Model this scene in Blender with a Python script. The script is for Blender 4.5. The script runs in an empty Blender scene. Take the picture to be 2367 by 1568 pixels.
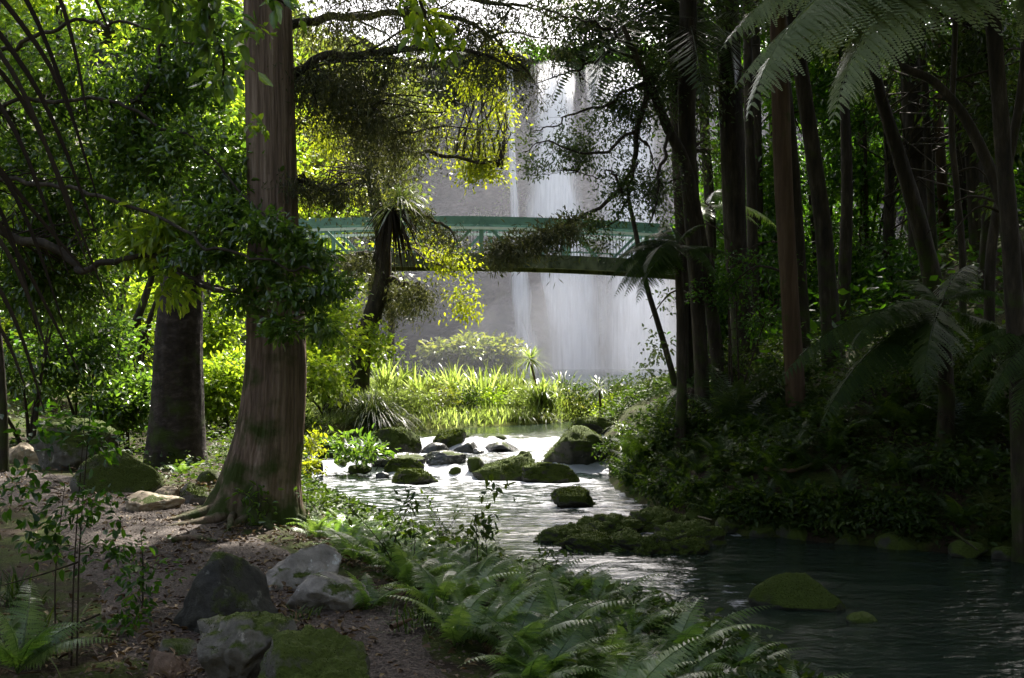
import bpy, bmesh, math, random
import numpy as np
from mathutils import Vector, Quaternion, Matrix

SC = bpy.context.scene
COL = SC.collection
rng = np.random.default_rng(11)
random.seed(5)
TAU = 2*math.pi

# ------------------------------------------------------------------ camera model
W, H_, F, HOR, CZ = 2367.0, 1568.0, 2630.0, 800.0, 1.6
def P(px, py, Y):
    return np.array([(px-W/2)/F*Y, Y, CZ+(HOR-py)/F*Y])
def PX(px, Y): return (px-W/2)/F*Y
def S(px, Y): return px/F*Y

# ------------------------------------------------------------------ numpy noise
def _hash(ix, iy, iz, seed):
    h = (ix*374761393 + iy*668265263 + iz*2147483647 + seed*974634543) & 0xFFFFFFFF
    h = ((h ^ (h >> 13))*1274126177) & 0xFFFFFFFF
    h = h ^ (h >> 16)
    return (h & 0xFFFF)/32767.5 - 1.0
def vnoise(p, seed=0):
    p = np.asarray(p, float)
    i = np.floor(p).astype(np.int64); f = p-i
    u = f*f*f*(f*(f*6-15)+10)
    r = 0
    for dx in (0, 1):
        for dy in (0, 1):
            for dz in (0, 1):
                w = (u[..., 0] if dx else 1-u[..., 0])*(u[..., 1] if dy else 1-u[..., 1])*(u[..., 2] if dz else 1-u[..., 2])
                r = r + w*_hash(i[..., 0]+dx, i[..., 1]+dy, i[..., 2]+dz, seed)
    return r
def fbm(p, octv=4, seed=0, gain=.5):
    p = np.asarray(p, float); a = 1.0; s = 0; t = 0
    for k in range(octv):
        s = s + a*vnoise(p*(2.03**k), seed+k*17); t += a; a *= gain
    return s/t
def sstep(a, b, x):
    t = np.clip((x-a)/(b-a), 0, 1); return t*t*(3-2*t)
def nrm(v):
    return v/np.maximum(np.linalg.norm(v, axis=-1, keepdims=True), 1e-9)
def rdir(n):
    return nrm(rng.normal(size=(n, 3)))
def V3(x, y, z): return np.stack(np.broadcast_arrays(x, y, z), -1).astype(float)

# ------------------------------------------------------------------ mesh builder
class MB:
    def __init__(s): s.v = []; s.f = {3: [], 4: []}; s.t = []; s.x = []; s.n = 0
    def add(s, v, f, t=0.5, x=0.0):
        v = np.asarray(v, float).reshape(-1, 3); f = np.asarray(f, int)
        s.v.append(v); s.f[f.shape[-1]].append(f.reshape(-1, f.shape[-1])+s.n)
        s.t.append(np.broadcast_to(np.asarray(t, float).reshape(-1), (len(v),)) if np.size(t) in (1, len(v)) else np.repeat(t, len(v)//np.size(t)))
        s.x.append(np.broadcast_to(np.asarray(x, float).reshape(-1), (len(v),)))
        s.n += len(v)
    def build(s, name, mat, parent=None, loc=None, smooth=True, mesh_only=False):
        me = bpy.data.meshes.new(name)
        v = np.concatenate(s.v) if s.v else np.zeros((0, 3))
        base = np.zeros(3)
        if parent is not None and loc is None: base = np.array(parent.location)
        elif loc is not None: base = np.array(loc)
        v = v-base
        q = [np.concatenate(s.f[k]) for k in (3, 4) if s.f[k]]
        nl = sum(a.size for a in q); nf = sum(len(a) for a in q)
        me.vertices.add(len(v)); me.vertices.foreach_set('co', v.ravel().astype(np.float32))
        me.loops.add(nl); me.polygons.add(nf)
        me.loops.foreach_set('vertex_index', np.concatenate([a.ravel() for a in q]).astype(np.int32))
        ls = np.cumsum(np.concatenate([[0]]+[np.full(len(a), a.shape[1]) for a in q]))[:-1]
        me.polygons.foreach_set('loop_start', ls.astype(np.int32))
        me.polygons.foreach_set('use_smooth', np.full(nf, smooth))
        a = me.attributes.new('tint', 'FLOAT', 'POINT'); a.data.foreach_set('value', np.concatenate(s.t).astype(np.float32))
        xx = np.concatenate(s.x)
        if xx.any():
            a = me.attributes.new('mask', 'FLOAT', 'POINT'); a.data.foreach_set('value', xx.astype(np.float32))
        me.update(calc_edges=True)
        if mat: me.materials.append(mat)
        if mesh_only: return me
        o = bpy.data.objects.new(name, me); COL.objects.link(o)
        if parent is not None: o.parent = parent
        elif loc is not None: o.location = loc
        return o

def tag(o, label=None, cat=None, group=None, kind=None):
    if label: o['label'] = label
    if cat: o['category'] = cat
    if group: o['group'] = group
    if kind: o['kind'] = kind
    return o
def empty(name, loc, label, cat, group=None, rz=0):
    o = bpy.data.objects.new(name, None); COL.objects.link(o); o.empty_display_size = .2
    o.location = [float(c) for c in loc]; o.rotation_euler = (0, 0, rz)
    return tag(o, label, cat, group)
def copy_tree(o, parent=None):
    c = o.copy(); COL.objects.link(c); c.parent = parent
    for ch in list(o.children): copy_tree(ch, c)
    return c

# ------------------------------------------------------------------ shape helpers
def leaves(mb, pos, ax, nr, L, Wd, t, fold=.18, bend=.15):
    n = len(pos); L = np.broadcast_to(L, (n,))[:, None]; Wd = np.broadcast_to(Wd, (n,))[:, None]
    ax = nrm(ax); s = nrm(np.cross(nr, ax)); nr = np.cross(ax, s)
    up = nr*Wd*fold
    v = np.stack([pos, pos+ax*L*.3+s*Wd*.5+up, pos+ax*L*.68+s*Wd*.38+up-nr*L*bend*.4, pos+ax*L-nr*L*bend,
                  pos+ax*L*.68-s*Wd*.38+up-nr*L*bend*.4, pos+ax*L*.3-s*Wd*.5+up], 1)
    b = np.arange(n)[:, None]*6
    f = np.concatenate([b+[0, 5, 4, 3], b+[0, 3, 2, 1]])
    mb.add(v, f, np.repeat(t, 6) if np.size(t) > 1 else t)
def quads(mb, pos, ax, nr, L, Wd, t):
    n = len(pos); L = np.broadcast_to(L, (n,))[:, None]; Wd = np.broadcast_to(Wd, (n,))[:, None]
    ax = nrm(ax); s = nrm(np.cross(nr, ax))
    m = pos+ax*L*.45
    v = np.stack([pos, m-s*Wd*.5, pos+ax*L, m+s*Wd*.5], 1)
    mb.add(v, np.arange(n)[:, None]*4+[0, 1, 2, 3], np.repeat(t, 4) if np.size(t) > 1 else t)
def tubes(mb, paths, rad, sides=5, t=.5, cap=False):
    paths = np.asarray(paths, float); rad = np.asarray(rad, float)
    if paths.ndim == 2: paths = paths[None]; rad = rad[None]
    M, K, _ = paths.shape
    tg = nrm(np.gradient(paths, axis=1))
    ref = np.where(np.abs(tg[..., 2:3]) > .9, np.array([1., 0, 0]), np.array([0, 0, 1.]))
    ref = ref[:, :1].repeat(K, 1)
    a = nrm(np.cross(tg, ref)); b = np.cross(tg, a)
    th = np.arange(sides)/sides*TAU
    v = paths[:, :, None]+rad[..., None, None]*(a[:, :, None]*np.cos(th)[:, None]+b[:, :, None]*np.sin(th)[:, None])
    idx = np.arange(M*K*sides).reshape(M, K, sides); j = np.roll(idx, -1, 2)
    f = np.stack([idx[:, :-1], j[:, :-1], j[:, 1:], idx[:, 1:]], -1).reshape(-1, 4)
    mb.add(v, f, t)
def blades(mb, base, d, L, Wd, bend, t, segs=4):
    n = len(base); L = np.broadcast_to(L, (n,)); Wd = np.broadcast_to(Wd, (n,)); bend = np.broadcast_to(bend, (n,))
    d = nrm(d); s = nrm(np.cross(d, np.array([0, 0, 1.]))+1e-5*rng.normal(size=d.shape))
    u = np.linspace(0, 1, segs+1)
    c = base[:, None]+d[:, None]*(L[:, None]*u)[..., None]
    c[..., 2] -= bend[:, None]*L[:, None]*u**2.2
    w = (Wd[:, None]*np.minimum(1, .55+u*1.6)*(1-u**2.4)*.5+1e-4)[..., None]
    v = np.stack([c-s[:, None]*w, c+s[:, None]*w], 2)
    i = np.arange(n*(segs+1)*2).reshape(n, segs+1, 2)
    f = np.stack([i[:, :-1, 0], i[:, :-1, 1], i[:, 1:, 1], i[:, 1:, 0]], -1).reshape(-1, 4)
    mb.add(v, f, np.repeat(t, (segs+1)*2) if np.size(t) > 1 else t)
def spline(pts, n):
    pts = np.asarray(pts, float); k = len(pts)
    t = np.linspace(0, k-1, n); i = np.minimum(t.astype(int), k-2); f = (t-i)[:, None]
    g = lambda j: pts[np.clip(j, 0, k-1)]
    p0, p1, p2, p3 = g(i-1), g(i), g(i+1), g(i+2)
    return .5*(2*p1+(p2-p0)*f+(2*p0-5*p1+4*p2-p3)*f*f+(3*p1-p0-3*p2+p3)*f**3)
def trunk(mb, pts, sides=28, rings=90, bark=.06, seed=0, flare=0, lobes=5, twist=0, zflare=.5, fine=14, gn=.05):
    """pts: rows of x,y,z,radius"""
    q = spline(pts, rings); c, r = q[:, :3], np.maximum(q[:, 3], .004)
    th = np.arange(sides)/sides*TAU
    h = c[:, 2]-c[0, 2]
    A = th[None]+twist*h[:, None]
    nz = fbm(V3(np.cos(A)*fine*.5, np.sin(A)*fine*.5, (h*2.1)[:, None]+0*A), 3, seed)
    lump = fbm(V3(np.cos(A)*1.2, np.sin(A)*1.2, (h*.5)[:, None]+0*A), 2, seed+5)
    fl = flare*np.exp(-np.maximum(h, 0)/zflare)[:, None]*(1+.55*np.cos(lobes*th+seed)[None]+.5*lump)
    R = r[:, None]*(1+bark*np.abs(nz)*-1.6+bark*.4+gn*lump+fl)
    tg = nrm(np.gradient(c, axis=0)); ref = np.array([0, 1., 0])
    a = nrm(np.cross(ref, tg)); b = np.cross(tg, a)
    v = c[:, None]+R[..., None]*(a[:, None]*np.cos(th)[:, None]+b[:, None]*np.sin(th)[:, None])
    idx = np.arange(rings*sides).reshape(rings, sides); j = np.roll(idx, -1, 1)
    mb.add(v, np.stack([idx[:-1], j[:-1], j[1:], idx[1:]], -1).reshape(-1, 4), .5)
    return c
def blob_pts(blobs, n, shell=.45):
    blobs = np.asarray(blobs, float); vol = blobs[:, 3]*blobs[:, 4]*blobs[:, 5]
    k = rng.choice(len(blobs), n, p=vol**.75/np.sum(vol**.75))
    d = rdir(n); r = rng.random(n)**shell
    return blobs[k, :3]+d*r[:, None]*blobs[k, 3:6], d
def pblob(px, py, Y, rx, ry, rd):
    p = P(px, py, Y); return [p[0], p[1], p[2], S(rx, Y), rd, S(ry, Y)]
def foliage(mb, blobs, n_cl, per, spread, L, Wr=.45, droop=.3, shell=.5, up=.9, simple=False, tvar=.3, tb=.5, ret=False, noise_cut=None, outw=1.0, jit=.8):
    c, d = blob_pts(blobs, n_cl, shell)
    if noise_cut is not None:
        m = fbm(c*noise_cut[0], 2, int(noise_cut[2]) if len(noise_cut) > 2 else 3) > noise_cut[1]
        c, d = c[m], d[m]
    n = len(c)*per
    cl = np.repeat(np.arange(len(c)), per)
    pos = c[cl]+rng.normal(size=(n, 3))*spread*np.array([1, 1, .6])
    ax = d[cl]*outw+rng.normal(size=(n, 3))*jit+np.array([0, 0, -droop])
    nr = rng.normal(size=(n, 3))*.55+np.array([0, 0, up])
    LL = L*rng.uniform(.6, 1.25, n)
    t = np.clip(tb+rng.normal(size=len(c))[cl]*tvar*.6+rng.normal(size=n)*tvar*.5, 0, 1)
    (quads if simple else leaves)(mb, pos, ax, nr, LL, LL*Wr, t)
    if ret: return c
def twigs(mb, skel, c, r0=.012, frac=1.0, sag=.1, sides=4):
    c = c[rng.random(len(c)) < frac]
    if not len(c): return
    d = np.linalg.norm(c[:, None]-skel[None], axis=2); s = skel[d.argmin(1)]
    K = 5; u = np.linspace(0, 1, K)[None, :, None]
    p = s[:, None]*(1-u)+c[:, None]*u
    ln = np.linalg.norm(c-s, axis=1)[:, None, None]
    p = p+rng.normal(size=p.shape)*ln*.07*np.sin(u*math.pi)
    p[..., 2] += (np.sin(u*math.pi)*ln*sag)[..., 0]
    r = r0*(.35+.65*(1-u[..., 0]))*np.clip(ln[..., 0], .4, 1.6)
    tubes(mb, p, r, sides)
def limb(mb, pts, r0, r1, n=24, sides=8, wob=.03, seed=0):
    q = spline(pts, n)
    q = q+np.stack([fbm(V3(np.arange(n)*.35, k*9.1+seed, seed*1.7), 2, seed) for k in range(3)], 1)*wob
    u = np.linspace(0, 1, n)
    tubes(mb, q, r0*(1-u)**.8*(1-r1/r0)+r1, sides)
    return q

# ------------------------------------------------------------------ materials
def newmat(name):
    m = bpy.data.materials.new(name); m.use_nodes = True; nt = m.node_tree
    for n in list(nt.nodes): nt.nodes.remove(n)
    out = nt.nodes.new('ShaderNodeOutputMaterial')
    return m, nt, out
def N(nt, t, **k):
    n = nt.nodes.new(t)
    for a, b in k.items():
        if a in ('inputs',):
            for i, val in b.items(): n.inputs[i].default_value = val
        else: setattr(n, a, b)
    return n
def ramp(nt, fac, stops):
    r = nt.nodes.new('ShaderNodeValToRGB'); e = r.color_ramp.elements
    while len(e) < len(stops): e.new(.5)
    for k, (p, c) in enumerate(stops): e[k].position = p; e[k].color = (*c, 1) if len(c) == 3 else c
    nt.links.new(fac, r.inputs[0]); return r
def noise(nt, scale, detail=4, vec=None, stretch=None, rough=.55, coord='Object'):
    n = N(nt, 'ShaderNodeTexNoise'); n.inputs['Scale'].default_value = scale; n.inputs['Detail'].default_value = detail; n.inputs['Roughness'].default_value = rough
    if vec is None:
        if coord == 'Position': vec = N(nt, 'ShaderNodeNewGeometry').outputs['Position']
        else: vec = N(nt, 'ShaderNodeTexCoord').outputs[coord]
    if stretch:
        mp = N(nt, 'ShaderNodeMapping'); mp.inputs['Scale'].default_value = stretch; nt.links.new(vec, mp.inputs['Vector']); vec = mp.outputs[0]
    nt.links.new(vec, n.inputs['Vector']); return n
def princ(nt, rough=.6, spec=.5):
    p = N(nt, 'ShaderNodeBsdfPrincipled'); p.inputs['Roughness'].default_value = rough; p.inputs['Specular IOR Level'].default_value = spec; return p
def mixc(nt, fac, a, b):
    m = N(nt, 'ShaderNodeMix', data_type='RGBA')
    for sock, val in ((m.inputs[0], fac), (m.inputs[6], a), (m.inputs[7], b)):
        if isinstance(val, (tuple, list)): sock.default_value = (*val, 1) if len(val) == 3 else val
        elif isinstance(val, (int, float)): sock.default_value = val
        else: nt.links.new(val, sock)
    return m.outputs[2]
def math_(nt, op, a, b=0.0, clamp=False):
    m = N(nt, 'ShaderNodeMath', operation=op, use_clamp=clamp)
    for k, val in enumerate((a, b)):
        if isinstance(val, (int, float)): m.inputs[k].default_value = val
        else: nt.links.new(val, m.inputs[k])
    return m.outputs[0]
def bump(nt, h, strength=.5, dist=.02):
    b = N(nt, 'ShaderNodeBump'); b.inputs['Strength'].default_value = strength; b.inputs['Distance'].default_value = dist
    nt.links.new(h, b.inputs['Height']); return b.outputs[0]

def leafmat(name, cs, trans=.4, rough=.4, spec=.5, tcol=None, ovar=.3):
    m, nt, out = newmat(name)
    at = N(nt, 'ShaderNodeAttribute', attribute_name='tint')
    oi = N(nt, 'ShaderNodeObjectInfo')
    f = math_(nt, 'ADD', at.outputs['Fac'], math_(nt, 'MULTIPLY', math_(nt, 'SUBTRACT', oi.outputs['Random'], .5), ovar), True)
    r = ramp(nt, f, [(i/(len(cs)-1), c) for i, c in enumerate(cs)])
    p = princ(nt, rough, spec); nt.links.new(r.outputs[0], p.inputs['Base Color'])
    tr = N(nt, 'ShaderNodeBsdfTranslucent')
    mu = N(nt, 'ShaderNodeMix', data_type='RGBA', blend_type='MULTIPLY'); mu.inputs[0].default_value = 1
    nt.links.new(r.outputs[0], mu.inputs[6]); mu.inputs[7].default_value = (*(tcol or (2.3, 2.4, .8)), 1)
    nt.links.new(mu.outputs[2], tr.inputs['Color'])
    mx = N(nt, 'ShaderNodeMixShader'); mx.inputs[0].default_value = trans
    nt.links.new(p.outputs[0], mx.inputs[1]); nt.links.new(tr.outputs[0], mx.inputs[2]); nt.links.new(mx.outputs[0], out.inputs[0])
    return m
def barkmat(name, c1, c2, c3, sv=.12, scale=9, moss=0, mossc=(.035, .05, .008), bstr=.8, horiz=False):
    m, nt, out = newmat(name)
    st = (1, 1, sv) if not horiz else (1, 1, 1.7)
    n1 = noise(nt, scale, 6, stretch=st, rough=.65); n2 = noise(nt, 1.2, 3)
    r = ramp(nt, n1.outputs['Fac'], [(.3, c1), (.52, c2), (.72, c3)])
    col = mixc(nt, math_(nt, 'MULTIPLY', n2.outputs['Fac'], .55), r.outputs[0], c1)
    if moss:
        pos = N(nt, 'ShaderNodeTexCoord').outputs['Object']
        sx = N(nt, 'ShaderNodeSeparateXYZ'); nt.links.new(pos, sx.inputs[0])
        lo = N(nt, 'ShaderNodeMapRange'); lo.inputs[1].default_value = 2.2; lo.inputs[2].default_value = 0.0; nt.links.new(sx.outputs[2], lo.inputs[0])
        mn = noise(nt, 3.5, 5)
        mf = ramp(nt, math_(nt, 'ADD', mn.outputs['Fac'], math_(nt, 'MULTIPLY', lo.outputs[0], .3*moss)), [(.62, (0, 0, 0)), (.8, (1, 1, 1))])
        col = mixc(nt, mf.outputs[0], col, mossc)
    p = princ(nt, .85, .25); nt.links.new(col, p.inputs['Base Color'])
    nt.links.new(bump(nt, n1.outputs['Fac'], bstr, .03), p.inputs['Normal'])
    nt.links.new(p.outputs[0], out.inputs[0]); return m
def rockmat(name, c1, c2, moss=.5, mc=(.045, .062, .008), wet=False, mscale=3.0):
    m, nt, out = newmat(name)
    n1 = noise(nt, 7, 8, rough=.7); n2 = noise(nt, mscale, 10, rough=.72); n3 = noise(nt, 60, 3); n4 = noise(nt, 1.4, 3)
    r = ramp(nt, n1.outputs['Fac'], [(.3, c1), (.62, c2), (.8, tuple(min(1, c*1.35) for c in c2))])
    geo = N(nt, 'ShaderNodeNewGeometry'); sx = N(nt, 'ShaderNodeSeparateXYZ'); nt.links.new(geo.outputs['Normal'], sx.inputs[0])
    a = math_(nt, 'ADD', math_(nt, 'MULTIPLY', sx.outputs[2], .36), n2.outputs['Fac'])
    a = math_(nt, 'ADD', a, math_(nt, 'MULTIPLY', n4.outputs['Fac'], .25))
    mf = ramp(nt, a, [(1.02-.5*moss, (0, 0, 0)), (1.16-.5*moss, (1, 1, 1))])
    n5 = noise(nt, 9, 6, rough=.7); lf = ramp(nt, n5.outputs['Fac'], [(.6, (0, 0, 0)), (.66, (1, 1, 1))])
    lc = mixc(nt, lf.outputs[0], r.outputs[0], tuple(min(.5, c*1.9+.03) for c in c2))
    mcol = mixc(nt, n3.outputs['Fac'], tuple(c*.45 for c in mc), tuple(c*1.7 for c in mc))
    col = mixc(nt, mf.outputs[0], lc, mcol)
    p = princ(nt, .3 if wet else .75, .5 if wet else .3); nt.links.new(col, p.inputs['Base Color'])
    rr = mixc(nt, mf.outputs[0], (.25,)*3 if wet else (.7,)*3, (.95,)*3); nt.links.new(rr, p.inputs['Roughness'])
    hh = math_(nt, 'ADD', n1.outputs['Fac'], math_(nt, 'MULTIPLY', math_(nt, 'MULTIPLY', n3.outputs['Fac'], mf.outputs[0]), .9))
    nt.links.new(bump(nt, hh, .7, .03), p.inputs['Normal'])
    nt.links.new(p.outputs[0], out.inputs[0]); return m
def plainmat(name, c1, c2, scale=6, rough=.6, spec=.4, bs=.3, stretch=None):
    m, nt, out = newmat(name)
    n1 = noise(nt, scale, 6, stretch=stretch, rough=.65)
    r = ramp(nt, n1.outputs['Fac'], [(.35, c1), (.68, c2)])
    p = princ(nt, rough, spec); nt.links.new(r.outputs[0], p.inputs['Base Color'])
    nt.links.new(bump(nt, n1.outputs['Fac'], bs, .01), p.inputs['Normal'])
    nt.links.new(p.outputs[0], out.inputs[0]); return m

M = {}
M['broad'] = leafmat('glossy_leaf', [(.028, .06, .014), (.06, .112, .022), (.11, .165, .032)], .46, .26, 1.0)
M['lit'] = leafmat('bright_leaf', [(.07, .12, .018), (.15, .21, .028), (.25, .29, .04)], .55, .4, .5)
M['yellow'] = leafmat('yellow_leaf', [(.075, .1, .01), (.14, .16, .014), (.23, .23, .022)], .55, .5, .4)
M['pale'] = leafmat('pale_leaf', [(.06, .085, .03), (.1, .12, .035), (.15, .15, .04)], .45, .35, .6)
M['moss_drape'] = leafmat('drooping_needle', [(.028, .034, .016), (.055, .062, .028), (.1, .102, .048)], .32, .55, .3, (1.8, 1.8, .9))
M['small'] = leafmat('small_leaf', [(.018, .034, .011), (.038, .062, .017), (.068, .095, .025)], .4, .45, .5)
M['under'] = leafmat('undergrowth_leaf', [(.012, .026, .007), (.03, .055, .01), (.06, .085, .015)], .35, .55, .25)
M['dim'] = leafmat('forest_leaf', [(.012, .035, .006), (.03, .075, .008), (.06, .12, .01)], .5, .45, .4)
M['fern'] = leafmat('fern_leaf', [(.035, .075, .016), (.1, .165, .04), (.19, .25, .085)], .42, .3, .7, (2.0, 2.2, .9), .75)
M['treefern'] = leafmat('silver_fern_leaf', [(.13, .16, .09), (.24, .275, .17), (.34, .37, .25)], .4, .3, .7, (1.9, 2.0, 1.0))
M['palm'] = leafmat('palm_leaf', [(.014, .028, .01), (.03, .05, .016), (.06, .08, .025)], .3, .3, .7)
M['deadpalm'] = leafmat('brown_palm_leaf', [(.012, .009, .006), (.02, .015, .01), (.034, .026, .017)], .1, .85, .08, (1.5, 1.2, .8))
M['grass'] = leafmat('grass_blade', [(.09, .11, .028), (.19, .22, .055), (.32, .34, .14)], .5, .35, .6, (1.9, 2.2, 1.3))
M['tussock'] = leafmat('tussock_blade', [(.05, .075, .03), (.1, .13, .055), (.18, .2, .1)], .35, .25, .9)
M['moss'] = leafmat('moss_tuft', [(.012, .021, .003), (.032, .046, .006), (.065, .08, .011)], .2, .85, .1)
M['litter'] = leafmat('fallen_leaf', [(.05, .028, .014), (.11, .068, .03), (.22, .16, .075)], .1, .6, .3, (1.2, 1.1, .9))
M['bark_main'] = barkmat('fibrous_bark', (.055, .037, .027), (.2, .137, .1), (.38, .285, .22), .05, 17, .9, bstr=1)
M['bark_dark'] = barkmat('flaky_dark_bark', (.016, .011, .01), (.04, .03, .027), (.11, .085, .078), .3, 6, .7, bstr=.9, horiz=True)
M['bark_forest'] = barkmat('forest_bark', (.014, .011, .008), (.045, .034, .023), (.11, .085, .06), .2, 11, .9, bstr=1)
M['bark_red'] = barkmat('brown_bark', (.04, .022, .012), (.09, .055, .03), (.15, .1, .06), .1, 9, .3)
M['twig'] = plainmat('twig_bark', (.02, .015, .01), (.06, .045, .03), 20, .85, .2)
M['rock'] = rockmat('path_rock', (.06, .055, .045), (.17, .155, .13), .5)
M['rock_pale'] = rockmat('pale_rock', (.1, .088, .075), (.3, .27, .235), .2)
M['rock_dark'] = rockmat('dark_rock', (.012, .0115, .01), (.042, .04, .033), .42)
M['rock_moss'] = rockmat('mossy_rock', (.04, .038, .03), (.13, .12, .1), .72)
M['rock_tan'] = rockmat('tan_rock', (.16, .12, .075), (.36, .29, .2), .12)
M['rock_brown'] = rockmat('brown_rock', (.07, .045, .03), (.17, .11, .075), .08)
M['rock_wet'] = rockmat('wet_rock', (.015, .015, .014), (.05, .05, .047), .12, wet=True)
M['rock_river'] = rockmat('mossy_river_rock', (.02, .02, .016), (.06, .057, .045), .82, (.042, .06, .007))
M['steel'] = plainmat('green_painted_steel', (.1, .2, .17), (.16, .3, .26), 3, .45, .5, .1)
M['steel_light'] = plainmat('galvanised_steel', (.7, .72, .72), (.8, .82, .82), 4, .4, .5, .1)
M['beam'] = plainmat('stained_beam', (.018, .026, .018), (.15, .16, .105), 3.5, .8, .3, .3, (1, 1, .5))
M['concrete'] = plainmat('mossy_concrete', (.1, .1, .08), (.25, .24, .2), 3, .85, .2, .3)

# ground
m, nt, out = newmat('forest_soil')
n1 = noise(nt, 2.2, 6, coord='Position'); n2 = noise(nt, 35, 4, coord='Position', rough=.7); n3 = noise(nt, .7, 4, coord='Position')
r1 = ramp(nt, n2.outputs['Fac'], [(.3, (.014, .009, .006)), (.55, (.035, .024, .015)), (.75, (.07, .05, .03))])
r2 = ramp(nt, n2.outputs['Fac'], [(.3, (.018, .026, .005)), (.7, (.06, .075, .013))])
mm = ramp(nt, n1.outputs['Fac'], [(.42, (0, 0, 0)), (.56, (1, 1, 1))])
c = mixc(nt, mm.outputs[0], r1.outputs[0], r2.outputs[0])
gr = N(nt, 'ShaderNodeAttribute', attribute_name='mask')
r3 = ramp(nt, n3.outputs['Fac'], [(.35, (.055, .075, .012)), (.65, (.12, .13, .02))])
c = mixc(nt, gr.outputs['Fac'], c, r3.outputs[0])
p = princ(nt, .95, .15); nt.links.new(c, p.inputs['Base Color']); nt.links.new(bump(nt, n2.outputs['Fac'], .8, .03), p.inputs['Normal']); nt.links.new(p.outputs[0], out.inputs[0])
M['ground'] = m
# path
m, nt, out = newmat('gravel_path')
vo = N(nt, 'ShaderNodeTexVoronoi'); vo.inputs['Scale'].default_value = 60; nt.links.new(N(nt, 'ShaderNodeNewGeometry').outputs['Position'], vo.inputs['Vector'])
n1 = noise(nt, 1.3, 4, coord='Position'); n2 = noise(nt, 90, 3, coord='Position')
r1 = ramp(nt, vo.outputs['Color'], [(.1, (.02, .0145, .0115)), (.5, (.052, .039, .032)), (.9, (.125, .098, .083))])
c = mixc(nt, math_(nt, 'MULTIPLY', n1.outputs['Fac'], .55), r1.outputs[0], (.03, .017, .01))
p = princ(nt, .85, .3); nt.links.new(c, p.inputs['Base Color'])
nt.links.new(bump(nt, math_(nt, 'ADD', vo.outputs['Distance'], n2.outputs['Fac']), .8, .015), p.inputs['Normal']); nt.links.new(p.outputs[0], out.inputs[0])
M['path'] = m
# water
m, nt, out = newmat('stream_water')
pos = N(nt, 'ShaderNodeNewGeometry').outputs['Position']
w1 = noise(nt, 5, 4, vec=pos, stretch=(1, 2.2, 1), rough=.6); w2 = noise(nt, 16, 3, vec=pos, stretch=(1, 1.6, 1)); w3 = noise(nt, 3.2, 7, vec=pos, stretch=(1, 1.9, 1), rough=.72)
w0 = noise(nt, 1.7, 3, vec=pos, stretch=(1, 2.1, 1))
h = math_(nt, 'ADD', math_(nt, 'MULTIPLY', w0.outputs['Fac'], 2.6), math_(nt, 'ADD', w1.outputs['Fac'], math_(nt, 'MULTIPLY', w2.outputs['Fac'], .3)))
p = princ(nt, .06, .5); p.inputs['IOR'].default_value = 1.333; p.inputs['Base Color'].default_value = (.012, .02, .015, 1)
wl_ = noise(nt, .35, 2, vec=pos); bs_ = ramp(nt, wl_.outputs['Fac'], [(.36, (.3,)*3), (.64, (.85,)*3)])
bn = N(nt, 'ShaderNodeBump'); bn.inputs['Distance'].default_value = .024; nt.links.new(h, bn.inputs['Height']); nt.links.new(bs_.outputs[0], bn.inputs['Strength']); nt.links.new(bn.outputs[0], p.inputs['Normal'])
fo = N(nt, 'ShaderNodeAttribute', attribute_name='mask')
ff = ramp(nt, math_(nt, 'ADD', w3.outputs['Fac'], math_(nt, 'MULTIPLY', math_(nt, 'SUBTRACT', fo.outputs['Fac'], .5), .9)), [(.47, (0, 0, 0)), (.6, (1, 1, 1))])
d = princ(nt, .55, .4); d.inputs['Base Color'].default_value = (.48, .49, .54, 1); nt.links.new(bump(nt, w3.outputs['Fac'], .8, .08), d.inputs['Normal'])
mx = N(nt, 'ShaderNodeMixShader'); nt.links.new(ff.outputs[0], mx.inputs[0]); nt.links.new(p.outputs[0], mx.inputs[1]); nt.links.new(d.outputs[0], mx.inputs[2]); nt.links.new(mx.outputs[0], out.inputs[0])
M['water'] = m
# waterfall
m, nt, out = newmat('falling_water')
pos = N(nt, 'ShaderNodeNewGeometry').outputs['Position']
f1 = noise(nt, 1.0, 6, vec=pos, stretch=(3.2, .6, .16), rough=.65); f2 = noise(nt, 1.0, 4, vec=pos, stretch=(.7, .7, .12))
ed = N(nt, 'ShaderNodeAttribute', attribute_name='mask')
a = math_(nt, 'ADD', math_(nt, 'MULTIPLY', f1.outputs['Fac'], .6), math_(nt, 'MULTIPLY', f2.outputs['Fac'], .4))
a = math_(nt, 'ADD', a, math_(nt, 'MULTIPLY', math_(nt, 'SUBTRACT', ed.outputs['Fac'], .62), .85))
al = ramp(nt, a, [(.3, (0, 0, 0)), (.5, (.25, .25, .25)), (.85, (1, 1, 1))])
d1 = N(nt, 'ShaderNodeBsdfDiffuse'); d1.inputs[0].default_value = (.95, .95, .97, 1)
d2 = N(nt, 'ShaderNodeBsdfTranslucent'); d2.inputs[0].default_value = (.95, .95, .97, 1)
mx = N(nt, 'ShaderNodeMixShader'); mx.inputs[0].default_value = .5; nt.links.new(d1.outputs[0], mx.inputs[1]); nt.links.new(d2.outputs[0], mx.inputs[2])
tr = N(nt, 'ShaderNodeBsdfTransparent'); m2 = N(nt, 'ShaderNodeMixShader'); nt.links.new(al.outputs[0], m2.inputs[0]); nt.links.new(tr.outputs[0], m2.inputs[1]); nt.links.new(mx.outputs[0], m2.inputs[2])
nt.links.new(m2.outputs[0], out.inputs[0]); M['fall'] = m
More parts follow.
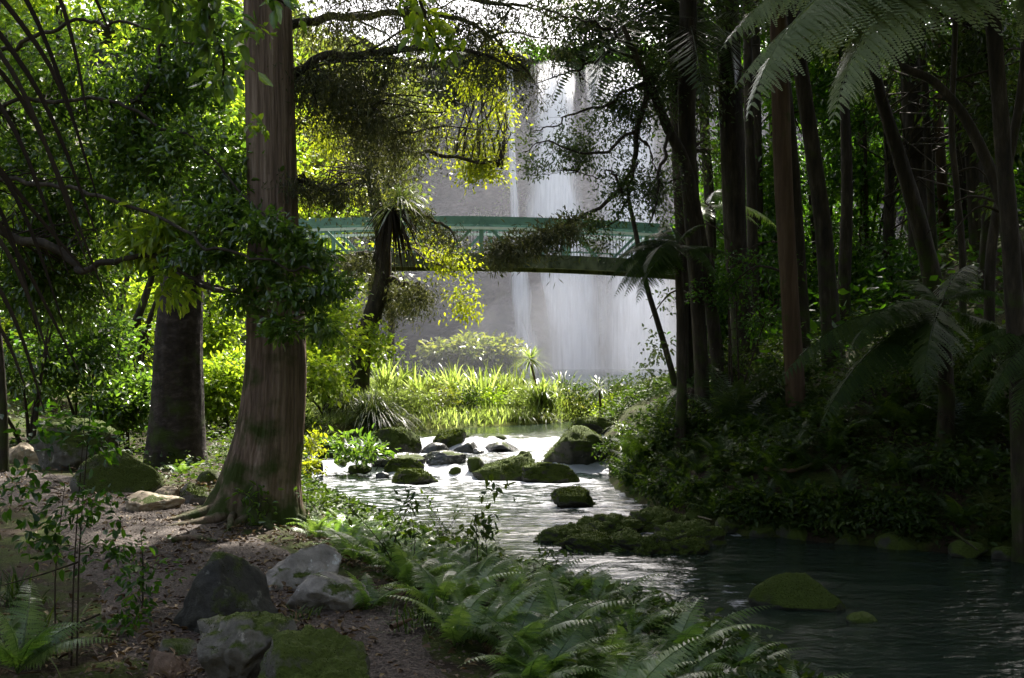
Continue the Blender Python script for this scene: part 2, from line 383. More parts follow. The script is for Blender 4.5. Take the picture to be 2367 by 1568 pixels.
# cliff
m, nt, out = newmat('basalt_cliff')
n1 = noise(nt, .35, 7, coord='Position', stretch=(1, 1, 1.8), rough=.65); n2 = noise(nt, .16, 4, coord='Position'); n3 = noise(nt, 2.5, 4, coord='Position', stretch=(1, 1, .25))
r1 = ramp(nt, n1.outputs['Fac'], [(.36, (.004, .004, .006)), (.52, (.024, .02, .023)), (.66, (.085, .07, .068))])
r2 = ramp(nt, n2.outputs['Fac'], [(.5, (0, 0, 0)), (.62, (.8, .8, .8))])
c = mixc(nt, r2.outputs[0], r1.outputs[0], mixc(nt, n3.outputs['Fac'], (.02, .035, .01), (.09, .1, .025)))
p = princ(nt, .8, .3); nt.links.new(c, p.inputs['Base Color']); nt.links.new(bump(nt, n1.outputs['Fac'], 1, .6), p.inputs['Normal']); nt.links.new(p.outputs[0], out.inputs[0])
M['cliff'] = m
# spray
m, nt, out = newmat('spray_air')
pv = N(nt, 'ShaderNodeVolumePrincipled'); pv.inputs['Color'].default_value = (.88, .9, 1, 1); pv.inputs['Density'].default_value = .0034; pv.inputs['Anisotropy'].default_value = .35
nt.links.new(pv.outputs[0], out.inputs['Volume']); M['mist'] = m

# ------------------------------------------------------------------ terrain function
LB = np.array([(1.9, -12), (1.9, 3), (1.85, 6), (1.75, 7.5), (1.2, 8.9), (.4, 9.9), (-.5, 11.5), (-1.6, 13.5), (-2.7, 16), (-3.5, 19), (-3.7, 21), (-3.2, 22.3), (-2.1, 23.4), (-.5, 24.8), (1.2, 26.1), (2.2, 29.5), (2.7, 34), (1, 41), (-5, 52), (-9, 62), (-9, 90)], float)
RB = np.array([(9, -12), (7.9, 3), (6.8, 9), (5.3, 11.8), (3.9, 12.5), (2.7, 13.2), (2.2, 14.2), (1.75, 16), (1.55, 18), (1.65, 19.5), (1.8, 22), (1.9, 25.6), (3.3, 29), (4.8, 33), (6.5, 38), (12, 48), (16, 60), (16, 90)], float)
def segd(p, L):
    d = np.full(p.shape[:-1], 1e9)
    for a, b in zip(L[:-1], L[1:]):
        ab = b-a; t = np.clip(((p-a)@ab)/(ab@ab), 0, 1)
        d = np.minimum(d, np.hypot(*np.moveaxis(p-a-t[..., None]*ab, -1, 0)))
    return d
def inside(p):
    xl = np.interp(p[..., 1], LB[:, 1], LB[:, 0]); xr = np.interp(p[..., 1], RB[:, 1], RB[:, 0])
    return (p[..., 0] > xl) & (p[..., 0] < xr)
def zw(x, y):
    wob = .35*np.sin(x*1.7)+.2*np.sin(x*4.1+1)
    return -.6+.17*sstep(19.1+wob, 19.8+wob, y)+.08*sstep(19.8, 21, y)+.2*sstep(21.1+wob*.6, 21.9+wob*.6, y)
PC = np.array([(-.8, -6), (-.85, 3), (-1.05, 5.5), (-1.75, 7.2), (-2.75, 9), (-3.8, 11), (-5.7, 13.2), (-8.5, 15), (-14, 16.5)], float)
PWID = .85
def Hf(x, y):
    x = np.asarray(x, float); y = np.asarray(y, float); p = np.stack(np.broadcast_arrays(x, y), -1)
    x, y = p[..., 0], p[..., 1]
    dl, dr = segd(p, LB), segd(p, RB); ins = inside(p); d = np.minimum(dl, dr)
    w = zw(x, y)
    bed = w-.05-.45*sstep(0, 1.2, d)
    n = fbm(V3(x*.35, y*.35, 0), 3, 2); nf = fbm(V3(x*1.6, y*1.6, 0), 3, 9)
    dp = segd(p, PC)
    # left
    wl = np.interp(y, [3, 6, 10, 12, 16], [2.4, 2.4, 2.2, 1.6, 1.2]); left = w+(0.02-w)*np.clip(.55*sstep(-.05, wl, dl)+.45*np.clip(dl/wl, 0, 1), 0, 1)
    left = np.where(y > 21.5, w+.22*sstep(-.05, .5, dl)+.25*sstep(.5, 4, dl), left)
    left = left+.14*np.maximum(0, -x-7)+.02*np.maximum(0, -x-7)**1.5
    left = left+sstep(1.0, 2.2, dp)*(.12*n+.05*nf)*sstep(.2, 1, dl)
    left = left+.62*np.maximum(0, -x-6-.1*(y-36))*sstep(32, 46, y)
    # right
    s = .5+.12*sstep(14, 8, y)-.1*sstep(2, 5, dr)+.12*sstep(4, 9, dr)
    right = w+.42*sstep(-.05, .55, dr)+s*np.maximum(0, dr-.3)*(1-.2*sstep(10, 25, dr))+.28*n*sstep(.5, 2, dr)+.1*nf*sstep(0, .6, dr)
    right = np.minimum(right, 15+2*n)
    far = np.minimum(w+.35*sstep(0, .6, dr)+.15*np.maximum(0, dr-.8)+.75*np.maximum(0, dr-3.2)+n*sstep(3, 6, dr), 15+2*n)
    right = right+(np.minimum(right, far)*.0+far-right)*sstep(23.5, 27, y)
    h = np.where(ins, bed, np.where(dl < dr, left, right))
    back = .95*np.maximum(0, -y-3)  # unseen rise behind the camera, added to hold back skylight
    return np.where(ins & (y > -4), h, h+np.minimum(back, 6+9*sstep(1, 6, x)))
def hit(px, py, water=True, y0=3.5, y1=60):
    Y = np.linspace(y0, y1, 1600); x = PX(px, Y); z = CZ+(HOR-py)/F*Y
    g = Hf(x, Y)
    if water: g = np.where(inside(np.stack([x, Y], -1)), np.maximum(g, zw(x, Y)), g)
    k = np.argmax(z <= g)
    if z[k] > g[k]: k = len(Y)-1
    return np.array([x[k], Y[k], g[k]])
def on(x, y): return np.array([x, y, float(Hf(x, y))])

def grid(xs, ys, zf):
    X, Y = np.meshgrid(xs, ys); Z = zf(X, Y)
    idx = np.arange(X.size).reshape(X.shape)
    f = np.stack([idx[:-1, :-1], idx[:-1, 1:], idx[1:, 1:], idx[1:, :-1]], -1).reshape(-1, 4)
    return X, Y, Z, f
def graded(stops):
    o = []
    for (a, b, s) in stops: o.append(np.arange(a, b, s))
    return np.concatenate(o+[[stops[-1][1]]])
xs = graded([(-70, -20, 1.6), (-20, -9, .45), (-9, -4, .2), (-4, 3, .11), (3, 8, .18), (8, 20, .5), (20, 70, 1.6)])
ys = graded([(-35, -4, 1.2), (-4, 4, .4), (4, 15, .11), (15, 28, .18), (28, 45, .45), (45, 125, 1.6)])
X, Y, Z, f = grid(xs, ys, Hf)
mb = MB(); gm = sstep(21.5, 24, Y)*sstep(60, 50, Y)*(X > -14)*(X < 12); mb.add(V3(X, Y, Z), f, .5, gm.ravel())
tag(mb.build('ground', M['ground']), kind='structure')
# path strip
q = spline(PC, 240); tg = nrm(np.gradient(q, axis=0)); nn = np.stack([tg[:, 1], -tg[:, 0]], 1)
u = np.linspace(-1, 1, 25)
wv = PWID*(1+.16*vnoise(V3(np.arange(240)*.11, 0, 0), 4)[:, None]+.0*u)
pp = q[:, None]+nn[:, None]*(u[None, :, None]*wv[..., None])
zz = Hf(pp[..., 0], pp[..., 1])+.03-.075*np.abs(u)**5+.012*fbm(V3(pp[..., 0]*2, pp[..., 1]*2, 0), 3, 31)
idx = np.arange(240*25).reshape(240, 25)
mb = MB(); mb.add(V3(pp[..., 0], pp[..., 1], zz), np.stack([idx[:-1, :-1], idx[:-1, 1:], idx[1:, 1:], idx[1:, :-1]], -1).reshape(-1, 4))
tag(mb.build('path', M['path']), kind='structure')

# ------------------------------------------------------------------ rocks
_bm = bmesh.new(); bmesh.ops.create_icosphere(_bm, subdivisions=5, radius=1)
ICO = np.array([v.co[:] for v in _bm.verts]); ICOF = np.array([[v.index for v in f.verts] for f in _bm.faces]); _bm.free()
_bm = bmesh.new(); bmesh.ops.create_icosphere(_bm, subdivisions=3, radius=1)
ICO3 = np.array([v.co[:] for v in _bm.verts]); ICOF3 = np.array([[v.index for v in f.verts] for f in _bm.faces]); _bm.free()
WROCKS = []
def rockshape(seed, planes=9, rough=.1, lo=False, cut=(.55, .95)):
    r = np.random.default_rng(seed); v = (ICO3 if lo else ICO).copy()
    v *= 1+.12*fbm(v*1.3+seed*3.1, 2, seed)[:, None]
    for k in range(planes):
        n = nrm(r.normal(size=3)*np.array([1, 1, .8])); h = r.uniform(*cut)
        e = np.maximum(v@n-h, 0); v = v-n*(e*.93)[:, None]
    nr = nrm(v); v = v+nr*(rough*(fbm(v*2.6+seed, 5, seed+3, .6)-.35*np.maximum(0, 1-np.abs(fbm(v*1.7+seed*2, 3, seed+9))*9)))[:, None]
    v[:, 2] = np.where(v[:, 2] < -.55, -.55+(v[:, 2]+.55)*.2, v[:, 2])
    v = v+nr*(rough*.32*fbm(v*8+seed, 3, seed+4, .6))[:, None]
    a, b = v.min(0), v.max(0); return (v-(a+b)/2)/(b-a)
def rock(x0, x1, yt, yb, label, mat, seed, dr=.8, water=False, planes=13, rough=.12, rz=0, bury=.32, tilt=0, name='rock', lo=False, group=None, Yf=None, cut=(.5, .88)):
    cx = (x0+x1)/2
    if Yf is None: b = hit(cx, yb, water)
    else: b = P(cx, yb, Yf)
    Yr = b[1]; w = S(x1-x0, Yr); hh = S(yb-yt, Yr)
    v = rockshape(seed, planes, rough, lo, cut)
    c_, s_ = math.cos(rz), math.sin(rz)
    v = np.stack([v[:, 0]*c_-v[:, 1]*s_, v[:, 0]*s_+v[:, 1]*c_, v[:, 2]+tilt*v[:, 0]], 1)
    v = (v-(v.min(0)+v.max(0))/2)/(v.max(0)-v.min(0))
    depth = w*dr
    v = v*np.array([w*1.04, depth, hh*(1+bury)])
    loc = (b[0], Yr+depth*.42, b[2]+hh*(1-bury)/2-.02)
    mb = MB(); mb.add(v+np.array(loc), ICOF3 if lo else ICOF); o = mb.build(name, mat, None, loc)
    tag(o, label, 'rock', group)
    mossy = {'path_rock': .5, 'mossy_rock': .8, 'mossy_river_rock': .8, 'dark_rock': .35}.get(mat.name, 0)
    if mossy and not lo and Yr < 24:
        F_ = ICOF; n_ = np.cross(v[F_[:, 1]]-v[F_[:, 0]], v[F_[:, 2]]-v[F_[:, 0]]); ar = np.linalg.norm(n_, axis=1); n_ = nrm(n_)
        k = 5200; pick = rng.choice(len(F_), k, p=ar/ar.sum()); w_ = rng.dirichlet((1, 1, 1), k)
        ps = (v[F_[pick]]*w_[..., None]).sum(1); nn_ = n_[pick]
        kp = nn_[:, 2]*.55+.6*fbm(ps*5/max(w, .5)+seed, 4, seed) > .72-.75*mossy
        ps, nn_ = ps[kp], nn_[kp]; mm_ = MB(); sz = .0035+.0011*Yr
        quads(mm_, ps+np.array(loc)-nn_*.004, nn_+rng.normal(size=ps.shape)*.7, rng.normal(size=ps.shape), sz*rng.uniform(.6, 1.5, len(ps)), sz*.5, np.clip(.5+.5*fbm(ps*9, 2, 3)+rng.normal(size=len(ps))*.2, 0, 1))
        if len(ps): mm_.build('moss', M['moss'], o)['kind'] = 'stuff'
    if water: WROCKS.append((loc[0], loc[1], w*.5, depth*.5))
    return o
R = rock
# beside the path
R(372, 618, 1284, 1482, 'big dark angular boulder with mossy left side standing on the path', M['rock_dark'], 21, .8, planes=16, rough=.09, rz=.4, cut=(.42, .8))
R(425, 668, 1430, 1610, 'mossy boulder with pale top ridge at the bottom edge before the dark boulder', M['rock'], 8, .8, planes=15, rough=.15, tilt=.1, cut=(.42, .8))
R(572, 852, 1472, 1660, 'rounded mossy boulder cut by the bottom edge in the middle of the path', M['rock_moss'], 14, .8, planes=13, rough=.16)
R(577, 772, 1268, 1374, 'flat topped pale grey rock behind the dark boulder', M['rock_pale'], 33, .9, planes=16, rough=.1, cut=(.38, .75))
R(652, 853, 1325, 1428, 'smooth pale brownish rock at the path edge beside the ferns', M['rock_pale'], 45, .8, planes=14, rough=.1, cut=(.45, .8))
R(352, 448, 1476, 1528, 'small flat brown stone at the foot of the dark boulder', M['rock'], 52, .8, lo=True)
R(330, 436, 1500, 1580, 'broken reddish brown stone at the bottom edge left of the mossy boulder', M['rock_brown'], 57, .8, planes=14, lo=False)
R(148, 355, 1043, 1148, 'long rounded mossy boulder on the left side of the path bend', M['rock_moss'], 61, .75, planes=7, rough=.06, tilt=-.05)
R(50, 245, 962, 1088, 'large leaning mossy slab behind the long boulder at left', M['rock_moss'], 66, .8, planes=10, tilt=-.12)
R(-20, 88, 1024, 1072, 'flat tan stone on the far left of the path', M['rock_tan'], 71, .9, planes=12)
R(255, 408, 1140, 1190, 'wide flat tan slab at the path edge below the long boulder', M['rock_tan'], 74, .9, planes=12, cut=(.45, .8))
R(345, 415, 1122, 1168, 'tilted tan stone between the flat slab and the tree foot', M['rock_tan'], 78, .8, planes=12)
R(402, 492, 1115, 1168, 'rounded mossy stone leaning on the left foot of the big trunk', M['rock'], 81, .8)
R(448, 505, 1082, 1122, 'small mossy stone behind the left flare of the big trunk', M['rock_moss'], 84, .8, lo=True)
# in the stream
R(838, 965, 986, 1052, 'dark mossy boulder under the grass tussock at the left bank', M['rock_river'], 101, .8, True)
R(903, 972, 1010, 1050, 'low rounded mossy rock left of the cascade', M['rock_river'], 103, .8, True)
R(998, 1076, 991, 1037, 'peaked mossy rock above the cascade near the grassy island', M['rock_river'], 107, .8, True, planes=12)
R(973, 1036, 1022, 1050, 'small flat dark rock right under the peaked mossy rock', M['rock_wet'], 111, .8, True, lo=True)
R(973, 1078, 1042, 1076, 'flat dark wet rock in the middle of the cascade', M['rock_wet'], 115, .8, True)
R(855, 985, 1048, 1078, 'long dark wet ledge rock left of the flat wet rock', M['rock_wet'], 118, .7, True)
R(884, 978, 1058, 1091, 'bright mossy flat rock in white water below the dark ledge', M['rock_river'], 121, .8, True)
R(902, 1012, 1083, 1120, 'low pointed mossy rock downstream in the white water', M['rock_river'], 126, .7, True)
R(1093, 1248, 1049, 1112, 'big dark mossy boulder in the middle of the stream', M['rock_river'], 131, .8, True, planes=10, tilt=-.08)
R(1080, 1122, 1056, 1093, 'small mossy rock tucked left of the big midstream boulder', M['rock_river'], 134, .8, True, lo=True)
R(1248, 1420, 985, 1080, 'large rounded mossy boulder on the right bank beside the cascade', M['rock_river'], 139, .9, True, planes=8, bury=.35)
R(1208, 1340, 1068, 1117, 'sloping mossy rock at the waterline below the large bank boulder', M['rock_river'], 143, .8, True, tilt=.12)
R(1277, 1384, 1126, 1174, 'lone mossy rock standing in bright water near the right bank', M['rock_river'], 148, .8, True, planes=12)
R(1325, 1440, 962, 1015, 'mossy slab on the right bank behind the large bank boulder', M['rock_river'], 152, .9, planes=10, Yf=22.6)
R(803, 858, 1073, 1097, 'tiny mossy rock in white water near the left bank', M['rock_river'], 156, .8, True, lo=True)
R(730, 792, 998, 1060, 'upright dark mossy rock against the left bank shrubs', M['rock_river'], 159, .8, True)
R(1048, 1105, 1020, 1046, 'submerged dark rock under the left lip of the cascade', M['rock_wet'], 163, .8, True, lo=True)
R(1120, 1205, 1018, 1046, 'submerged dark rock under the right lip of the cascade', M['rock_wet'], 167, .8, True, lo=True)
R(1742, 1955, 1333, 1412, 'long bright green mossy rock in the dark pool at right', M['rock_river'], 171, .6, True, planes=7, tilt=-.1, rough=.06)
R(1962, 2034, 1416, 1441, 'small sunken stone just below the long mossy rock in the pool', M['rock_river'], 174, .7, True, lo=True, bury=.5)
for k, (a, b, c_, d_) in enumerate([(790, 832, 1030, 1050), (836, 872, 1050, 1068), (760, 800, 1058, 1078), (985, 1012, 1058, 1074), (1035, 1066, 1078, 1096), (940, 970, 1030, 1046), (1090, 1120, 1034, 1048), (1195, 1230, 1040, 1058), (1140, 1172, 1006, 1020), (868, 900, 1090, 1104), (700, 745, 1060, 1090), (1060, 1085, 1000, 1014)]):
    R(a, b, c_, d_, 'small dark stone breaking the white water of the rapids', M['rock_river' if k % 3 else 'rock_wet'], 300+k, .8, True, lo=True, bury=.5, group='small stones in the rapids')
for k, (a, b, c_, d_) in enumerate([(1232, 1420, 1218, 1262), (1335, 1510, 1196, 1240), (1375, 1560, 1226, 1278), (1450, 1600, 1176, 1230), (1510, 1680, 1208, 1264), (1550, 1650, 1244, 1282), (1290, 1430, 1240, 1274), (1455, 1570, 1240, 1284)]):
    R(a, b, c_, d_, ['low mossy rock at the left tip of the rocky spit', 'mossy rock on the upstream edge of the rocky spit near its tip', 'broad mossy rock on the near side of the rocky spit', 'tallest mossy rock at the back of the rocky spit',
      'mossy rock joining the rocky spit to the right bank', 'wet mossy rock at the near right corner of the rocky spit', 'low wet mossy rock at the near left of the rocky spit', 'small mossy rock between the broad one and the right corner of the spit'][k], M['rock_river'], 181+k*3, .9, True, planes=8, rough=.34, bury=.5, group='mossy rocks of the spit')
for k, (px, py, w) in enumerate([(1690, 1228, 80), (1770, 1238, 70), (1850, 1246, 95), (1960, 1256, 60), (2080, 1268, 90), (2250, 1285, 85), (2340, 1292, 70), (1620, 1205, 70)]):
    R(px-w/2, px+w/2, py-w*.42, py+4, 'dark stone at the waterline under the shaded right bank', M['rock_river'], 220+k, .8, True, lo=True, group='stones along the shaded right waterline')

# ------------------------------------------------------------------ water surface
xs = graded([(-10, -4.5, .5), (-4.5, 7.5, .055), (7.5, 17, .5)])
ys = graded([(1.5, 6.5, .2), (6.5, 16, .055), (16, 27, .075), (27, 34, .3), (34, 89, 1.2)])
def wz(x, y):
    z = zw(x, y)
    rap = sstep(18.4, 19.3, y)*sstep(23, 22, y)
    z = z+.012*fbm(V3(x*2.2, y*4, 0), 3, 40)+.006*fbm(V3(x*7, y*11, 0), 2, 41)
    z = z+rap*(.05*fbm(V3(x*2.2, y*2.2, 3), 4, 42)+.03*np.abs(fbm(V3(x*5, y*3, 1), 3, 43)))
    near = sstep(13, 16, y)*sstep(19, 18, y)
    return z+near*.02*fbm(V3(x*1.6, y*3, 7), 3, 44)
X, Y, Z, f = grid(xs, ys, wz)
pxy = np.stack([X, Y], -1)
keep = (inside(pxy) | (np.minimum(segd(pxy, LB), segd(pxy, RB)) < .9)).ravel()
f = f[keep[f].all(1)]
foam_glint = .1+.2*sstep(18.3, 19.3, Y)*sstep(22.7, 22, Y)+.36*sstep(12.0, 14.0, Y)*sstep(19.3, 18.3, Y)  # last term whitens the mid-stream in place of bright sky reflection
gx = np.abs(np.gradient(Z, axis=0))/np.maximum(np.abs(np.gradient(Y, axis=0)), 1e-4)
foam_glint = foam_glint+.32*np.exp(-((X-1.7)/1.0)**2-((Y-10.2)/1.5)**2)  # white spot painted in for the sparkle on the near pool
foam_glint = foam_glint+(.6*np.clip(gx*1.3, 0, .5))*sstep(17.5, 19, Y)*sstep(23.5, 22.5, Y)+.5*np.clip(gx-.12, 0, .5)*sstep(12, 15, Y)
for (rx, ry, ra, rb) in WROCKS:
    dd = np.sqrt(((X-rx)/(ra+.1))**2+((Y-ry)/(rb+.1))**2)
    foam_glint = foam_glint+(.28 if ry > 17 else .1)*np.exp(-((dd-1)/.16)**2)
foam_glint = foam_glint*np.where(Y > 40, 1.3, 1)
used = np.unique(f); remap = np.zeros(X.size, int); remap[used] = np.arange(len(used))
mb = MB(); mb.add(V3(X, Y, Z).reshape(-1, 3)[used], remap[f], .5, np.clip(foam_glint, 0, 1).ravel()[used])
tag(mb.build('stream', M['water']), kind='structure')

# ------------------------------------------------------------------ cliff, falls, spray
u = np.linspace(-1, 1, 150); vv = np.concatenate([np.linspace(0, 1, 60), 1+np.linspace(.05, 1, 14)])
U, VV = np.meshgrid(u, vv)
xc = U*62+3; yc = 92-.0065*(xc-4)**2
top = 25.6+.9*fbm(V3(xc*.08, 0, 0), 3, 50)+.8*fbm(V3(xc*.5, 0, 0), 2, 56)-1.2*np.exp(-((xc-5)/6)**2)
hz = np.minimum(VV, 1)*(top+3)-3
n1 = fbm(V3(xc*.12, hz*.25, 0), 4, 51); n2 = fbm(V3(xc*.3, hz*.7, 4), 4, 52)
yy = yc-4.2*n1-2.2*n2-.8*np.round(2.2*fbm(V3(xc*.25, 0*hz, hz*.12), 2, 57))/2.2+2.8*sstep(6.5, 4.5, hz)-1.2*sstep(0, -2, hz)
yy = np.where(VV > 1, yy+(VV-1)*40, yy); hz = np.where(VV > 1, hz+.6*n1+(VV-1)*2, hz)
idx = np.arange(U.size).reshape(U.shape)
mb = MB(); mb.add(V3(xc, yy, hz), np.stack([idx[:-1, :-1], idx[:-1, 1:], idx[1:, 1:], idx[1:, :-1]], -1).reshape(-1, 4))
tag(mb.build('cliff', M['cliff']), kind='structure')
CP = V3(xc, yy, hz).reshape(-1, 3)
for k in range(22):
    px_, py_ = (rng.uniform(880, 1240), rng.uniform(230, 760)) if k < 16 else (rng.uniform(1340, 1420), rng.uniform(230, 760))
    c_ = P(px_, py_, 89); i_ = np.hypot(CP[:, 0]-c_[0], CP[:, 2]-c_[2]).argmin(); c_ = CP[i_]-np.array([0, .25, 0])
    mb = MB(); foliage(mb, [[*c_, rng.uniform(.6, 1.5), .5, rng.uniform(.3, .8)], [c_[0]+rng.normal()*.6, c_[1], c_[2]-.7, .5, .4, .7]], 40, 8, .15, .3, .45, .8, simple=True)
    tag(mb.build('cliff_plant', M['under'], None, tuple(c_)), 'small clump of plants clinging to the misty cliff face', 'plant', 'plants clinging to the cliff')
def fall(label, cols, Yd, seed, dens=1.0, layers=3):
    """cols: rows (py, px centre, px width)"""
    cols = np.array(cols, float); mb = MB()
    for l in range(layers):
        K, Cn = 90, 22
        t = np.linspace(cols[0, 0], cols[-1, 0], K)
        cx = np.interp(t, cols[:, 0], cols[:, 1]); wd = 1.6*np.interp(t, cols[:, 0], cols[:, 2])
        q = np.linspace(-1, 1, Cn)
        px = cx[:, None]+q*wd[:, None]*.5*(1+.0*l)+16*fbm(V3(t[:, None]*.006+0*q, q*2.5, l), 3, seed+l)*np.clip(wd[:, None]/60, .3, 1.6)
        Yy = Yd-l*.55-1.0*((t-t[0])/(t[-1]-t[0]))[:, None]+.25*fbm(V3(q*4+0*t[:, None], t[:, None]*.01, l*3), 2, seed)-.35*(1-q**2)
        p = V3((px-W/2)/F*Yd, Yy, (CZ+(HOR-t)/F*Yd)[:, None]+0*q)
        e = np.exp(-(q*1.75)**2)[None]*dens*np.interp(np.arange(K), [0, 6, K], [.75, 1, .95])[:, None]
        idx = np.arange(K*Cn).reshape(K, Cn)
        mb.add(p, np.stack([idx[:-1, :-1], idx[:-1, 1:], idx[1:, 1:], idx[1:, :-1]], -1).reshape(-1, 4), .5, np.clip(e, 0, 1).ravel())
    o = mb.build('waterfall', M['fall'], None, tuple(P(cols[-1, 1], cols[-1, 0], Yd)))
    tag(o, label, 'waterfall', 'strands of the waterfall')
fall('thin single strand of falling water farthest left on the cliff', [(160, 1178, 18), (500, 1188, 26), (700, 1204, 46), (862, 1212, 60)], 88, 1, 1.0, 2)
fall('tall main strand of falling water left of the arching branch', [(150, 1280, 80), (330, 1285, 105), (500, 1285, 130), (700, 1322, 120), (872, 1330, 150)], 88, 2, 1.2)
fall('broad white curtain of falling water on the right behind the tree fern', [(155, 1440, 120), (420, 1450, 150), (620, 1465, 160), (872, 1490, 230)], 87, 3, 1.1)
fall('faint veil of falling water between the main strand and the right curtain', [(150, 1375, 50), (500, 1385, 60), (872, 1405, 110)], 88.5, 4, .7, 2)
fall('wide thin veil of blown water drifting across the whole face of the falls', [(180, 1350, 260), (500, 1370, 330), (872, 1400, 420)], 86, 5, .42, 2)
v = ICO3.copy(); _bm = None
v = v*np.array([18, 16.5, 15])+np.array([6, 68, 3]); v[:, 2] = np.maximum(v[:, 2], -.1+.0*v[:, 2])
mb = MB(); mb.add(v, ICOF3); o = mb.build('mist', M['mist']); tag(o, kind='stuff'); o['label'] = 'pale spray drifting in front of the waterfall cliff'
m, nt, out = newmat('dense_spray_air')
pv = N(nt, 'ShaderNodeVolumePrincipled'); pv.inputs['Color'].default_value = (.94, .94, .98, 1); pv.inputs['Density'].default_value = .016; pv.inputs['Anisotropy'].default_value = .3
nt.links.new(pv.outputs[0], out.inputs['Volume'])
v = ICO3.copy()*np.array([14, 10, 8])+np.array([8.5, 75.5, -1]); v[:, 2] = np.maximum(v[:, 2], -.05)
mb = MB(); mb.add(v, ICOF3); o = mb.build('mist', m); tag(o, kind='stuff'); o['label'] = 'thick spray cloud boiling up at the foot of the falls'

# ------------------------------------------------------------------ bridge
YN, YF = 33.4, 35.3
xcB = PX(1010, YN)
def zb(row, x): return CZ+(HOR-row)/F*YN-.0052*(x-xcB)**2
root = empty('footbridge', (xcB, YN, zb(600, xcB)), 'arched green steel truss footbridge crossing in front of the waterfall', 'bridge')
def sweep(mb, x, z, y, wy, hz):
    a = []
    for dy, dz in ((-1, -1), (1, -1), (1, 1), (-1, 1)): a.append(V3(x, y+dy*wy/2, z+dz*hz/2))
    a = np.stack(a, 1); K = len(x); i = np.arange(K*4).reshape(K, 4); j = np.roll(i, -1, 1)
    mb.add(a, np.concatenate([np.stack([i[:-1], j[:-1], j[1:], i[1:]], -1).reshape(-1, 4), [[0, 3, 2, 1], [K*4-4, K*4-3, K*4-2, K*4-1]]]))
def bar(mb, p, q, w, h=None):
    h = h or w; p = np.array(p, float); q = np.array(q, float); t = nrm(q-p)
    s = np.array([0, 1., 0]); n = nrm(np.cross(t, s)); s = np.cross(n, t)
    c = [(-1, -1), (1, -1), (1, 1), (-1, 1)]
    v = [e+s*a*w/2+n*b*h/2 for e in (p, q) for a, b in c]
    mb.add(v, [[0, 1, 2, 3], [7, 6, 5, 4], [0, 4, 5, 1], [1, 5, 6, 2], [2, 6, 7, 3], [3, 7, 4, 0]])
X0, X1 = PX(560, YN), PX(1720, YN); xx = np.linspace(X0, X1, 50)
for k, yv in enumerate((YN, YF)):
    mb = MB(); sweep(mb, xx, zb(509.5, xx), yv, .1, S(19, YN)); mb.build('top_rail', M['steel'], root, smooth=False)
    mb = MB(); sweep(mb, xx, zb(527.5, xx), yv-.09, .05, S(6, YN)); mb.build('handrail', M['steel_light'], root, smooth=False)
    mb = MB(); sweep(mb, xx, zb(601, xx), yv, .2, S(31, YN)); mb.build('deck_beam', M['beam'], root, smooth=False)
    mb = MB(); sweep(mb, xx, zb(577, xx), yv-.02, .05, S(3, YN)); mb.build('lower_rail', M['steel'], root, smooth=False)
    pan = PX(np.arange(1110-95*5, 1720, 95.5), YN)
    pan = pan+(.22 if k else 0)
    for j, x in enumerate(pan):
        if j % 2 == 0: continue
        mb = MB(); w = .12
        bar(mb, (x, yv-.015, zb(598, x)), (x, yv-.015, zb(511, x)), w); mb.build('post', M['steel'], root, smooth=False)
    for j in range(len(pan)-1):
        a, b = pan[j], pan[j+1]
        if (j % 2): p_, q_ = (a, yv-.03, zb(505, a)), (b, yv-.03, zb(606, b))
        else: p_, q_ = (a, yv-.03, zb(606, a)), (b, yv-.03, zb(505, b))
        mb = MB(); bar(mb, p_, q_, .09, .08); mb.build('brace', M['steel'], root, smooth=False)
    mb = MB()
    for x in np.arange(X0+.05, X1, .095):
        bar(mb, (x, yv+.05, zb(586, x)), (x, yv+.05, zb(529, x)), .013)
    mb.build('balustrade', M['beam'], root, smooth=False)
mb = MB(); sweep(mb, xx, zb(591, xx), (YN+YF)/2, YF-YN-.22, .1); mb.build('deck', M['beam'], root, smooth=False)
for x in (X0-.5, X1+.5):
    mb = MB(); g = float(Hf(x, YN)); zt = zb(590, x)
    v = ICO3.copy(); v = np.sign(v)*np.minimum(np.abs(v)*1.5, 1); mb.add(v*np.array([1.0, 1.5, (zt-g+1)/2])+np.array([x, (YN+YF)/2, (zt+g-1)/2]), ICOF3)
    mb.build('abutment', M['concrete'], root)

# ------------------------------------------------------------------ trees
def pts_px(rows, Y, up=None, base_in=.15):
    """rows (px,py,w): trunk centre line at depth Y (or rows with own Y); up = extra height"""
    o = []
    for r in rows:
        y = r[3] if len(r) > 3 else Y
        p = P(r[0], r[1], y); o.append([p[0], y, p[2], S(r[2], y)/2])
    o = np.array(o)
    if up:
        d = (o[-1]-o[-2]); d = d/max(abs(d[2]), .2); d[:2] = np.clip(d[:2], -.15, .15); d[3] = 0
        k = 4
        for j in range(1, k+1):
            q = o[-1].copy() if j == 1 else o[-1].copy()
            q[:3] += d[:3]*up/k; q[3] *= .78; o = np.vstack([o, q])
    return o
def snap_base(o):
    """sink the first point to just below the ground"""
    g = float(Hf(o[0, 0], o[0, 1])); o = o.copy()
    if o[0, 2] > g-.1:
        b = o[0].copy(); b[2] = g-.15; b[3] *= 1.05
        if o[0, 2]-b[2] > .25: o = np.vstack([b, o])
        else: o[0] = b
    return o
def crown_over(root, c, n_cl, per, mat, L=.3, spread=.28, skel=None, simple=True, **k):
    mb = MB(); cc = foliage(mb, c, n_cl, per, spread, L, simple=simple, ret=True, **k)
    mb.build('crown', mat, root)
    if skel is not None:
        tb = MB(); twigs(tb, skel, cc, .03, .25, sides=3); tb.build('branch', M['bark_forest'], root)

